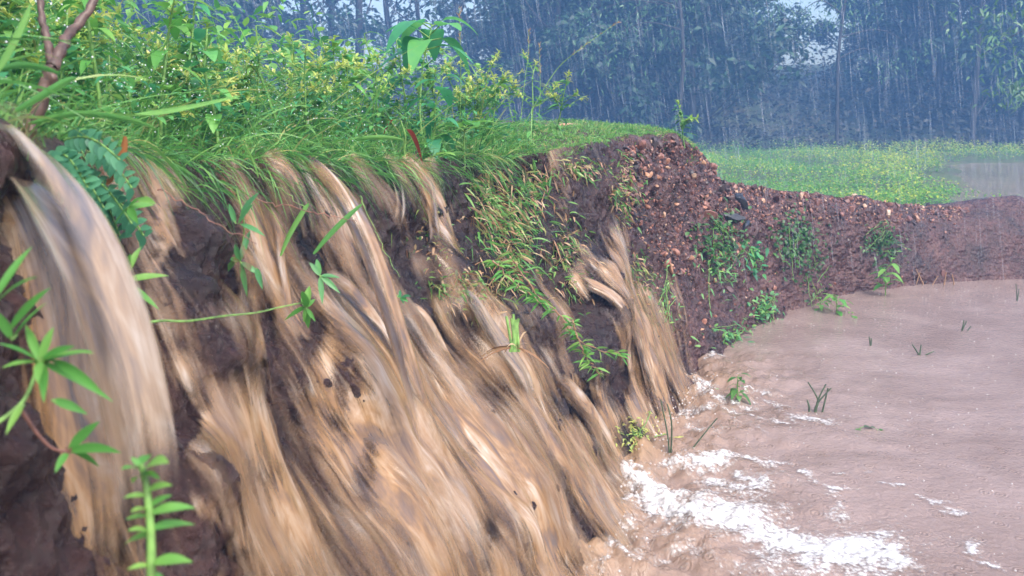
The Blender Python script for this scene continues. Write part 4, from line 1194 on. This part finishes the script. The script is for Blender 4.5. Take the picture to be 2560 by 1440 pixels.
# ------------------------------------------------------------------ bushes and vines on the dry bank
def face_bush(label, px, py, n, sp, L, W, seed, mat='vine', push_=.03):
    g = np.random.default_rng(seed); mb, st = MB(), MB(); o, on = hit(px, py)
    root = thing('creeping_bush', label, 'bush', o)
    P, Nn = [], []
    for _ in range(n):
        p, nn = hit(px + g.normal(0, sp[0]), py + g.normal(0, sp[1]))
        if p is not None: P.append(p + nn * abs(g.normal(0, push_))); Nn.append(nn)
    P = np.array(P); Nn = np.array(Nn); m = len(P)
    leaves(mb, P, Nn * .4 + g.normal(0, .6, (m, 3)) + np.array([0, 0, .1]), Nn + UPZ + g.normal(0, .3, (m, 3)), g.uniform(.6, 1.1, m) * L, g.uniform(.7, 1.1, m) * W, .3, tint=np.clip(g.normal(.5, .25, m), 0, 1), shape='ovate', rows=4)
    for _ in range(12):
        a = P[g.integers(m)]; b = P[g.integers(m)]
        if np.linalg.norm(a - b) < .35: st.add(*tube(np.linspace(a, b, 6) + g.normal(0, .004, (6, 3)), .002, 5))
    st.add(*tube(np.linspace(o - on * .03, o + on * .02, 4), .003, 5))
    part(mb, 'foliage', M[mat], root, origin=o); part(st, 'stem', M['stem'], root, origin=o)
face_bush('dark bush clinging under the slate slabs on the red clay slope', 1800, 600, 300, (34, 36), .045, .022, 401)
face_bush('pale weedy bush with narrow leaves low beside the dark bush', 1800, 665, 120, (26, 40), .05, .012, 402, 'weed')
face_bush('small sprig with two broad leaves right of the dark bush', 1878, 650, 40, (12, 26), .06, .03, 403, 'broad')
face_bush('round leaved vine spilling down the middle of the low berm', 1985, 605, 420, (32, 38), .035, .026, 404)
face_bush('thin strand of vine hanging below the round leaved vine', 2030, 670, 130, (22, 60), .03, .02, 405)
face_bush('grey green bush near the top of the low berm', 2205, 610, 260, (24, 26), .04, .018, 406)
face_bush('weedy tuft at the waterline under the red clay slope', 1905, 775, 110, (22, 22), .05, .02, 407, 'weed')
face_bush('tiny seedlings at the foot of the red clay slope', 1830, 835, 80, (40, 14), .05, .016, 408, 'weed')
face_bush('yellowish herb rooted on the dark toe beside the orange chute', 1585, 1090, 160, (26, 26), .022, .008, 409, 'yellow', .02)
face_bush('scrap of moss and leaves on the rightmost clod', 1655, 760, 70, (14, 50), .03, .01, 410, 'weed')

# small plant on the corner of the mound
r = make_weed(41, .28, 3, 'small lone weed with two pale spikes on the corner of the mound', yellow=.2, leafy=1.2, lw=.02)
r.location = Vector(at(1712, 352, 5.05)); r['group'] = ''
del r['group']
# stalks with seed heads over the thicket
for i, (pts, d, lab) in enumerate([
    ([(1300, 330), (1380, 190), (1440, 130), (1545, 55)], 4.0, 'long straw seed stalk leaning far right over the dark wood'),
    ([(1150, 330), (1152, 200), (1150, 90), (1148, 20)], 3.5, 'upright seed stalk behind the big drooping leaves'),
    ([(1300, 320), (1310, 220), (1320, 140), (1322, 75)], 4.3, 'thin pinkish seed spike before the dark wood'),
    ([(1345, 320), (1350, 250), (1350, 180), (1348, 110)], 4.4, 'shorter pinkish seed spike right of the thin one')]):
    o = at(*pts[0], d); root = thing('seed_stalk', lab, 'grass stalk', o); st, lf = MB(), MB()
    q = catmull(np.array([at(x, y, d) for x, y in pts]), np.linspace(0, 3, 24)); st.add(*tube(q, np.linspace(.0022, .0009, 24), 5))
    m = 45; k = RNG.uniform(14, 23, m); T = unit(q[-1] - q[-6])
    leaves(lf, catmull(q, k), rdir(m) * .6 + T, rdir(m), RNG.uniform(.012, .03, m), .0025, .2, tint=RNG.uniform(.2, .9, m), rows=3)
    part(st, 'stem', M['stem'], root, origin=o); part(lf, 'seed_head', M['straw'], root, origin=o)

# water beads on the near grass
mb = MB(); m = 2600
P = plateau_points(m, sE(2) - .1, sE(7), .0, 1.0, 1.2); P[:, 2] += RNG.uniform(.02, .22, m)
oc = np.array([(1, 0, 0), (0, 1, 0), (-1, 0, 0), (0, -1, 0), (0, 0, 1), (0, 0, -1)], float)
of = np.array([(0, 1, 4, 4), (1, 2, 4, 4), (2, 3, 4, 4), (3, 0, 4, 4)])
def beads(mb, P, R):
    lat = np.linspace(-1, 1, 5) * np.pi / 2 * .96; lon = np.linspace(0, 2 * np.pi, 7)
    sp = np.stack([np.cos(lat)[:, None] * np.cos(lon)[None], np.cos(lat)[:, None] * np.sin(lon)[None], np.sin(lat)[:, None] + 0 * lon[None]], -1).reshape(-1, 3)
    V = P[:, None] + sp[None] * np.asarray(R)[:, None, None]
    F = (grid_faces(5, 7)[None] + (np.arange(len(P)) * 35)[:, None, None]).reshape(-1, 4)
    mb.add(V.reshape(-1, 3), F)
beads(mb, P, RNG.uniform(.0006, .0018, m))
tag(mb.build('water_drops', M['drop']), 'glinting water drops beaded over the wet grass', 'drops', kind='stuff')
# ------------------------------------------------------------------ stones on the dry slope and the berm
def stone_mesh(seed, flat_=.55):
    g = np.random.default_rng(seed); lat = np.linspace(-1, 1, 7) * np.pi / 2 * .985; lon = np.linspace(0, 2 * np.pi, 10)
    sp = np.stack([np.cos(lat)[:, None] * np.cos(lon)[None], np.cos(lat)[:, None] * np.sin(lon)[None], np.sin(lat)[:, None] + 0 * lon[None]], -1).reshape(-1, 3)
    for _ in range(9):                      # chip flat facets off the pebble
        d = unit(g.normal(0, 1, 3)); c = g.uniform(.45, .8)
        h = sp @ d; sp = sp - np.maximum(h - c, 0)[:, None] * d
    sp *= np.array([1, g.uniform(.6, .9), flat_ * g.uniform(.7, 1.2)])
    return sp, grid_faces(7, 10)
SHAPES = [stone_mesh(k) for k in range(12)]
def rotm(g):
    q = unit(g.normal(0, 1, 4)); w, x, y, z = q
    return np.array([[1 - 2 * (y * y + z * z), 2 * (x * y - z * w), 2 * (x * z + y * w)], [2 * (x * y + z * w), 1 - 2 * (x * x + z * z), 2 * (y * z - x * w)], [2 * (x * z - y * w), 2 * (y * z + x * w), 1 - 2 * (x * x + y * y)]])
grv = MB(); g = np.random.default_rng(77)
def scatter(n, xr, yr, size, tint, power=1.0):
    for _ in range(n):
        x = g.uniform(*xr); y0_, y1_ = yr(x); y = y0_ + (y1_ - y0_) * g.uniform() ** power
        p, nn = hit(x, y)
        if p is None or p[1] < 4.2: continue
        sp, F = SHAPES[g.integers(12)]
        r_s = min(g.lognormal(np.log(size * .8), .6), .045)
        V = (sp * r_s) @ rotm(g).T + p + nn * r_s * .15
        grv.add(V, F, np.clip(g.normal(tint, .30), 0, 1))
scatter(2000, (1560, 1850), lambda x: (np.interp(x, [1560, 1700, 1790, 1850], [370, 350, 390, 455]), np.interp(x, [1560, 1700, 1850], [560, 700, 640])), .010, .27, 1.8)
scatter(800, (1640, 1960), lambda x: (480, 860), .008, .30)
scatter(2300, (1820, 2420), lambda x: (np.interp(x, [1820, 2330, 2420], [458, 514, 520]), np.interp(x, [1820, 2330, 2420], [560, 560, 540])), .010, .36, 2.0)
scatter(300, (1900, 2400), lambda x: (500, 720), .009, .3)
tag(grv.build('gravel', M['stone'], smooth=False), 'small wet brown gravel bedded in the red bank', 'gravel', kind='stuff')
def stone(name, label, px, py, size, mat, tint, seed, sc=(1, 1, 1), group=None):
    p, nn = hit(px, py); sp, F = stone_mesh(seed)
    gg = np.random.default_rng(seed)
    V = (sp * size * np.array(sc)) @ rotm(gg).T
    o = MB().add(V, F, tint).build(name, M[mat], smooth=False)
    o.location = Vector(p + nn * size * .2)
    return tag(o, label, 'stone', group)
stone('slate_slab', 'upper black slate slab jutting from the corner of the berm', 1845, 503, .105, 'slate', .1, 501, (1, .7, .6))
stone('slate_slab', 'middle black slate slab below the upper one', 1825, 545, .10, 'slate', .1, 502, (1, .6, .6))
stone('slate_slab', 'lowest black slate slab just above the dark bush', 1862, 565, .07, 'slate', .1, 503, (1, .6, .6))
stone('flat_stone', 'flat brown stone left of the slate slabs', 1770, 540, .075, 'stone', .42, 504, (1, .7, .4))
stone('flat_stone', 'grey flat stone lying on the berm crest', 1935, 500, .065, 'stone', .25, 505, (1, .6, .3))
stone('cobble', 'orange cobble standing on the berm crest', 2002, 492, .034, 'stone', .95, 506)
stone('cobble', 'pale orange cobble on the upper gravel slope', 1630, 358, .022, 'stone', 1.0, 507)
stone('cobble', 'yellowish stone near the dark slabs', 1850, 480, .03, 'stone', .9, 508)
stone('cobble', 'tan cobble at the right half of the berm crest', 2135, 490, .03, 'stone', 1.0, 509)
p_ = at(1430, 318, 4.6)
o = MB().add(stone_mesh(510)[0] * np.array([.09, .06, .05]), stone_mesh(510)[1], .8).build('half_buried_stone', M['stone'], smooth=False)
o.location = Vector(plant_on_top(1425, 318, 4.7)); tag(o, 'half buried tan stone in the turf behind the grassy lip', 'stone')
for i, (px, py) in enumerate([(2310, 545), (2480, 545), (2350, 650), (2440, 655)]):
    pass

# ------------------------------------------------------------------ things standing in the pond
def reeds(label, lines, d_base, r=.004, mat='reed', leafy=0, group='stalks standing in the pond'):
    b = on_plane(*lines[0][0]); root = thing('pond_reed', label, 'reed', b, group)
    d = (b - CP) @ FW
    for ln in lines:
        mb = MB(); q = np.array([at(x, y, d) for x, y in ln]); q = catmull(q, np.linspace(0, len(q) - 1, 10)) if len(q) > 2 else np.linspace(q[0], q[1], 8)
        q[0, 2] -= .03
        mb.add(*tube(q, np.linspace(r, r * .6, len(q)), 6)); part(mb, 'stalk', M[mat], root, origin=b)
    return root
reeds('forked dark stalks standing beside a white foam patch', [[(2036, 1028), (2045, 1000), (2020, 955)], [(2040, 1028), (2045, 1000), (2065, 960)], [(2042, 1055), (2040, 1015), (2078, 970)], [(2050, 1055), (2070, 970)], [(2024, 1020), (2018, 1000)]], 0, .005)
reeds('two green reed stalks rising from the froth at the toe', [[(1674, 1140), (1668, 1080), (1652, 1000)], [(1677, 1140), (1679, 1060), (1668, 1010)]], 0, .004)
reeds('single green reed leaning right over the froth', [[(1718, 1138), (1752, 1095), (1793, 1045)]], 0, .0035)
reeds('three dark sticks splayed in the middle of the pond', [[(2299, 889), (2280, 860)], [(2299, 889), (2303, 862)], [(2312, 888), (2335, 878)]], 0, .005)
reeds('close pair of dark sticks in the left middle of the pond', [[(2176, 864), (2173, 842)], [(2177, 864), (2179, 845)]], 0, .005)
reeds('spread dark sticks in the right far part of the pond', [[(2405, 826), (2410, 800)], [(2405, 826), (2417, 802)], [(2418, 828), (2427, 815)]], 0, .005)
reeds('thin stalks standing at the far right edge of the pond', [[(2543, 752), (2540, 710)], [(2543, 752), (2548, 722)]], 0, .004)
reeds('pale dry stalks at the foot of the far berm', [[(2290, 712), (2300, 680)], [(2310, 714), (2290, 672)], [(2330, 714), (2345, 690)], [(2360, 712), (2366, 680)], [(2385, 708), (2380, 685)]], 0, .006, 'straw')

def pond_plant(name, label, px, py, h, n, L, W, seed, mat='bright', **kw):
    r = make_broad(name, label, 'plant', h, n, L, W, seed, mat, 'lance', group=None, **kw)
    r.location = Vector(on_plane(px, py)); return r
pond_plant('pond_seedling', 'tall leafy green plant standing at the water edge below the berm', 2213, 738, .30, 16, .10, .045, 61, droop=.5)
pond_plant('pond_seedling', 'smaller green plant in the water near the vine covered berm', 2092, 782, .17, 11, .09, .035, 62, droop=.4)
pond_plant('pond_seedling', 'lowest green sprig left of the small pond plant', 2052, 775, .11, 9, .07, .03, 63, droop=.5)
pond_plant('pond_seedling', 'flat spray of leaves trailing on the water right of the small plant', 2130, 788, .03, 8, .09, .03, 64, droop=.1, elev=(.0, .25))
pond_plant('pond_seedling', 'dark leafy plant standing in the foam below the rightmost falls', 1845, 1008, .17, 13, .055, .026, 65, mat='vine', droop=.7, tint=(.5, 1))
pond_plant('pond_seedling', 'small green leaf cluster left of the dark foam plant', 1780, 985, .05, 6, .05, .028, 66, mat='broad', droop=.5)
pond_plant('pond_seedling', 'dark drowned leaf curl beyond the forked stalks', 2150, 1072, .04, 5, .045, .025, 67, mat='vine', droop=.6)
pond_plant('pond_seedling', 'second dark drowned leaf, right of the curled one', 2193, 1075, .03, 3, .035, .02, 68, mat='vine', droop=.6)
pond_plant('pond_seedling', 'upright green herb at the foot of the red clay slope', 1800, 862, .14, 8, .07, .022, 69, droop=.5)
pond_plant('floating_sprig', 'green sprig afloat at the right margin of the pond', 2540, 950, .02, 7, .08, .035, 70, droop=.05, elev=(.0, .2))
b_ = on_plane(1697, 1112)
o = MB(); leaves(o, np.zeros((4, 3)), rdir(4, .0, .3), UPZ, .025, .014, .2, shape='round', tint=.8)
o = o.build('fallen_petal', M['yellow']); o.location = Vector(b_ + np.array([0, 0, .03])); tag(o, 'yellow fallen bloom floating in the froth near two reeds', 'petal')

# rain-made bubbles and drip crowns on the pond
mb = MB(); m = 700
yb = RNG.uniform(2.2, 7.0, m); xb = np.interp(yb, ST[:, 4], ST[:, 3]) + .15 + RNG.uniform(0, 1, m) ** 1.3 * 3.6
Pb = np.column_stack([xb, yb, np.zeros(m)]); Pb[:, 2] = pond_height(Pb)
beads(mb, Pb, RNG.uniform(.002, .0045, m))
tag(mb.build('bubbles', M['bubble']), 'rain bubbles dotting the brown pond', 'bubbles', kind='stuff')
# splash lumps where the falls strike the pond
mb = MB(); m = 350; k = RNG.uniform(0, 1, m)
ys_ = RNG.uniform(2.2, 4.3, m); xs_ = np.interp(ys_, ST[:, 4], ST[:, 3]) + RNG.normal(.03, .07, m)
zz = np.abs(RNG.normal(0, .035, m)); Ps = np.column_stack([xs_, ys_, .01 + zz])
beads(mb, Ps, RNG.uniform(.0015, .0045, m))
tag(mb.build('splash_drops', M['bubble']), 'splash drops thrown up where the falls meet the pond', 'splash', kind='stuff')

# ------------------------------------------------------------------ field beyond the berm
mb = MB(); cnt = 0; g = np.random.default_rng(9)
m = 15000
yy = 6.8 + (34 - 6.8) * g.uniform(0, 1, m) ** 1.9; xx = g.uniform(-.1, .85, m) * yy + g.uniform(-.5, 1, m)
sd, bw = edge_dist(xx, yy); wet_f = (xx > 4.4 + (yy - 9.5) * .49 + 1.0 * fbm(np.column_stack([xx, yy, 0 * xx]) * .6, 3, 91) * .7) & (yy > 8.9) & (yy < 23.8)
ok = (sd > np.where(bw > .5, .55, 4.4)) & (xx > .2) & ~wet_f
xx, yy = xx[ok], yy[ok]; zz = ground_z(xx, yy)
dens = fbm(np.column_stack([xx, yy, 0 * xx]) * .5, 3, 92)
for k_ in range(14):
    n = len(xx); o3 = np.column_stack([xx + g.normal(0, .07, n), yy + g.normal(0, .07, n), zz + g.uniform(0, .34, n) * (.35 + .9 * np.clip(dens + .35, 0, 1.4))])
    yel = np.where((g.uniform(0, 1, n) < .14 + .35 * dens + .4 * sstep(.22, .45, xx / yy)) & (o3[:, 2] - zz > .1), g.uniform(.7, 1, n), np.clip(g.normal(.4, .2, n), 0, .75))
    sc = 1 + .02 * yy
    leaves(mb, o3, rdir(n, -.1, .8, g), UPZ, g.uniform(.03, .075, n) * sc, g.uniform(.014, .032, n) * sc, .3, rows=2, cols=2, tint=yel)
tag(mb.build('field_weeds', M['field']), 'low yellow flecked weeds covering the field beyond the berm', 'weeds', kind='stuff')
# weeds at the back slope of the berm crest
mb = MB(); m = 2600
for _ in range(m):
    p = on_bank(g.uniform(sE(14), sE(21)), g.uniform(.30, .8)); p[2] += g.uniform(0, .12)
    leaves(mb, p[None], rdir(1, 0, .9, g), UPZ, g.uniform(.03, .07), .016, .3, rows=3, tint=g.uniform(.1, .8))
tag(mb.build('berm_herbs', M['field']), 'small herbs growing on the back of the low berm', 'herbs', kind='stuff')

# ------------------------------------------------------------------ wood beyond the field
def crown_mesh(seed, n, rad, z0, z1, size, hole=.0):
    g = np.random.default_rng(seed); mb = MB()
    nb = 26; cz = g.uniform(z0, z1, nb); a = g.uniform(0, 6.28, nb); rr = rad * np.sqrt(g.uniform(.02, 1, nb)) * (1 - .35 * np.abs((cz - (z0 + z1) / 2) / (z1 - z0)))
    C = np.column_stack([rr * np.cos(a), rr * np.sin(a), cz]); S = g.uniform(.45, 1.0, nb) * rad * .36
    k = g.integers(0, nb, n); P = C[k] + unit(g.normal(0, 1, (n, 3))) * (S[k] * g.uniform(.3, 1, n) ** .5)[:, None] * np.array([1, 1, .7])
    leaves(mb, P, rdir(n, -.6, .5, g), rdir(n, .2, 1, g), g.uniform(.6, 1.3, n) * size, g.uniform(.3, .55, n) * size, .3, rows=2, tint=np.clip(g.normal(.45, .25, n), 0, 1))
    return mb, C
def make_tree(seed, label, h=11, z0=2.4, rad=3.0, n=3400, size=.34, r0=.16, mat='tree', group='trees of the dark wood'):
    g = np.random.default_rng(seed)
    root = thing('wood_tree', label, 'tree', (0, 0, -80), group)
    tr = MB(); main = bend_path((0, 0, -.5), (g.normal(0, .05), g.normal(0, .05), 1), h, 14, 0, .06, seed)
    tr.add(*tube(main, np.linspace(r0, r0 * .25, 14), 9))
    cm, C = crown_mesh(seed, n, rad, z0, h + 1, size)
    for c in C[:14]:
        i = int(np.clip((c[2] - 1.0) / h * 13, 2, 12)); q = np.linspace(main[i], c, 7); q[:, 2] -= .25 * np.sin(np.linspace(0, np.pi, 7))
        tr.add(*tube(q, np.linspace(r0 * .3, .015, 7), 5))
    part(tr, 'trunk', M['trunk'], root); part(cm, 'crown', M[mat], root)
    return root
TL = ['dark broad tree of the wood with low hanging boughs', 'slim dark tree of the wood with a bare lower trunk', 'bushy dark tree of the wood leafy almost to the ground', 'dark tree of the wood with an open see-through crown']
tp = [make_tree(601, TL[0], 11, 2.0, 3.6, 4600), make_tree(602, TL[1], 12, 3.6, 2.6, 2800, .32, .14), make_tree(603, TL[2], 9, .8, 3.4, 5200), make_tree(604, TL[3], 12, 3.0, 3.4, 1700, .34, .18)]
g = np.random.default_rng(33); first = set()
for i in range(96):
    y = 33 + 19 * (i % 9) / 9 + g.uniform(-.8, .8)
    x = (-.62 + 1.30 * ((i * 0.6180339) % 1.0)) * (y + 4) + g.uniform(-.8, .8)
    hole = abs(x / y - .307) < .05
    near_hole = abs(x - .307 * y) < 2.7
    gap = hole or (-.27 < x / y < -.0)         # the bright gaps in the wood
    k = 3 if gap else int(g.choice([0, 2, 2, 2, 2, 1]))
    if (gap and i % 2 == 0) or near_hole: continue
    z = ground_z(np.array([x]), np.array([y]))[0]
    sc = g.uniform(.8, 1.15)
    if k not in first:
        first.add(k); r = tp[k]; r.location = Vector((x, y, z)); r.rotation_euler[2] = g.uniform(0, 6.28); r.scale = (sc,) * 3
    else: dup(tp[k], (x, y, z), g.uniform(0, 6.28), sc)
for k in range(4):
    if k not in first: tp[k].location = (-20 + 9 * k, 44, 1.5)
# undergrowth under the wood
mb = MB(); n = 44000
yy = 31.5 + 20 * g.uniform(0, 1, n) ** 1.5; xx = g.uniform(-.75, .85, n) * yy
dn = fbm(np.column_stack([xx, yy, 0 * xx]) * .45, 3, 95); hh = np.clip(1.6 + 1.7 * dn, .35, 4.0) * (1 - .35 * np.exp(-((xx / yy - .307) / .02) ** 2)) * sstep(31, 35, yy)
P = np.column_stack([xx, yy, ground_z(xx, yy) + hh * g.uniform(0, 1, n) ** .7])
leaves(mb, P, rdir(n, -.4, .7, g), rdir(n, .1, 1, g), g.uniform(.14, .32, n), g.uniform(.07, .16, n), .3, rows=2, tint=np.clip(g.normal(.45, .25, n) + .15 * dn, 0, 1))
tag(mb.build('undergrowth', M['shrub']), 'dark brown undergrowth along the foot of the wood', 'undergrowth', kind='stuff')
# nearer boughs reaching into the view from a tree off to the right and from one behind the mound
def bough_tree(label, x, y, h, boughs, seed):
    root = thing('field_tree', label, 'tree', (x, y, .2)); tr, cr = MB(), MB(); g = np.random.default_rng(seed); o = np.array([x, y, .2])
    main = bend_path((x, y, 0), (g.normal(0, .04), g.normal(0, .04), 1), h, 14, 0, .05, seed); tr.add(*tube(main, np.linspace(.075, .03, 14), 10))
    for px, py, d, n, sp in boughs:
        c = at(px, py, d); i = int(np.clip((c[2] + .6) / h * 13, 3, 12)); q = catmull(np.array([main[i], (main[i] + c) / 2 + np.array([0, 0, .5]), c]), np.linspace(0, 2, 12))
        tr.add(*tube(q, np.linspace(.03, .006, 12), 6))
        P = c + g.normal(0, 1, (n, 3)) * np.array(sp); leaves(cr, P, rdir(n, -.8, .3, g), rdir(n, .2, 1, g), g.uniform(.10, .2, n), g.uniform(.03, .06, n), .5, rows=3, tint=g.uniform(0, 1, n))
    part(tr, 'trunk', M['trunk'], root, origin=o); part(cr, 'crown', M['bough'], root, origin=o)
bough_tree('nearer tree mostly out of view, its pale leafy bough poking in from the right', 12.6, 17.5, 8, [(2540, 225, 17, 130, (.28, .3, .18)), (2510, 100, 17.5, 90, (.5, .4, .3)), (2560, 30, 17, 150, (.7, .4, .3)), (2640, 120, 17, 300, (.7, .6, .5))], 71)
bough_tree('slender tree before the wood with pale drooping bamboo-like boughs', 5.5, 29.5, 9, [(1500, 120, 28.6, 160, (0.60, 0.48, 0.60)), (1560, 60, 28.6, 160, (0.72, 0.48, 0.48)), (1440, 60, 29.2, 160, (0.60, 0.48, 0.60)), (1640, 20, 28.6, 160, (0.72, 0.48, 0.36)), (1680, 110, 28.6, 60, (0.36, 0.36, 0.24))], 72)
bough_tree('tree before the wood with pale sprays high in the right half', 11.6, 32.0, 9, [(1990, 40, 31.2, 260, (0.96, 0.60, 0.48)), (1900, 20, 31.2, 160, (0.72, 0.60, 0.36)), (2100, 15, 31.2, 160, (0.84, 0.60, 0.36)), (2100, 60, 31.2, 100, (0.60, 0.48, 0.24)), (2230, 170, 31.2, 70, (0.48, 0.48, 0.24)), (2300, 130, 31.2, 60, (0.48, 0.48, 0.24))], 73)

# ------------------------------------------------------------------ rain
g = np.random.default_rng(5); n = 19000
d = 4.5 + 17.0 * g.uniform(0, 1, n) ** .8; u = g.uniform(-.62, .62, n); v = g.uniform(-.05, .48, n)
P = CP + d[:, None] * (np.array([0, 1.0, 0]) + u[:, None] * RT + (v - .1)[:, None] * UPZ)
keep = P[:, 2] > .15; P = P[keep]; n = len(P)
ax = unit(np.column_stack([.17 + g.normal(0, .015, n), g.normal(0, .03, n), -np.ones(n)]))
L = g.uniform(.06, .34, n); w = g.uniform(.0003, .0009, n) * (1 + P[:, 1] * .05)
a3 = np.array([0, 2.094, 4.189])
A = unit(np.cross(ax, np.array([0, 1.0, .1]))); B = np.cross(ax, A)
rings = []
for f, ws in ((0, .25), (.35, 1), (.7, 1), (1, .2)):
    rings.append(P[:, None] + ax[:, None] * (L * f)[:, None, None] + (np.cos(a3)[None, :, None] * A[:, None] + np.sin(a3)[None, :, None] * B[:, None]) * (w * ws)[:, None, None])
V = np.stack(rings, 1).reshape(-1, 3)
F0 = np.array([(r * 3 + k, r * 3 + (k + 1) % 3, (r + 1) * 3 + (k + 1) % 3, (r + 1) * 3 + k) for r in range(3) for k in range(3)])
F = (F0[None] + (np.arange(n) * 12)[:, None, None]).reshape(-1, 4)
tag(MB().add(V, F).build('rain', M['rain']), 'slanting rain falling through the whole view', 'rain', kind='stuff')

# ------------------------------------------------------------------ rainy air
hz = bpy.data.meshes.new('haze'); bx = [(-70, -12, -1.8), (75, -12, -1.8), (75, 70, -1.8), (-70, 70, -1.8), (-70, -12, 22), (75, -12, 22), (75, 70, 22), (-70, 70, 22)]
hz.from_pydata(bx, [], [(0, 3, 2, 1), (4, 5, 6, 7), (0, 1, 5, 4), (1, 2, 6, 5), (2, 3, 7, 6), (3, 0, 4, 7)])
hm = bpy.data.materials.new('rain_haze'); hm.use_nodes = True; nt = hm.node_tree; nt.nodes.clear()
out = nt.nodes.new("ShaderNodeOutputMaterial"); pv = nt.nodes.new("ShaderNodeVolumePrincipled")
pv.inputs["Color"].default_value = (.23, .49, .96, 1); pv.inputs["Density"].default_value = .0102; pv.inputs["Anisotropy"].default_value = 0.0
nt.links.new(pv.outputs[0], out.inputs["Volume"]); hz.materials.append(hm)
ho = bpy.data.objects.new('haze', hz); COL.objects.link(ho)
tag(ho, 'bluish rain haze thickening toward the wood', 'haze', kind='stuff')
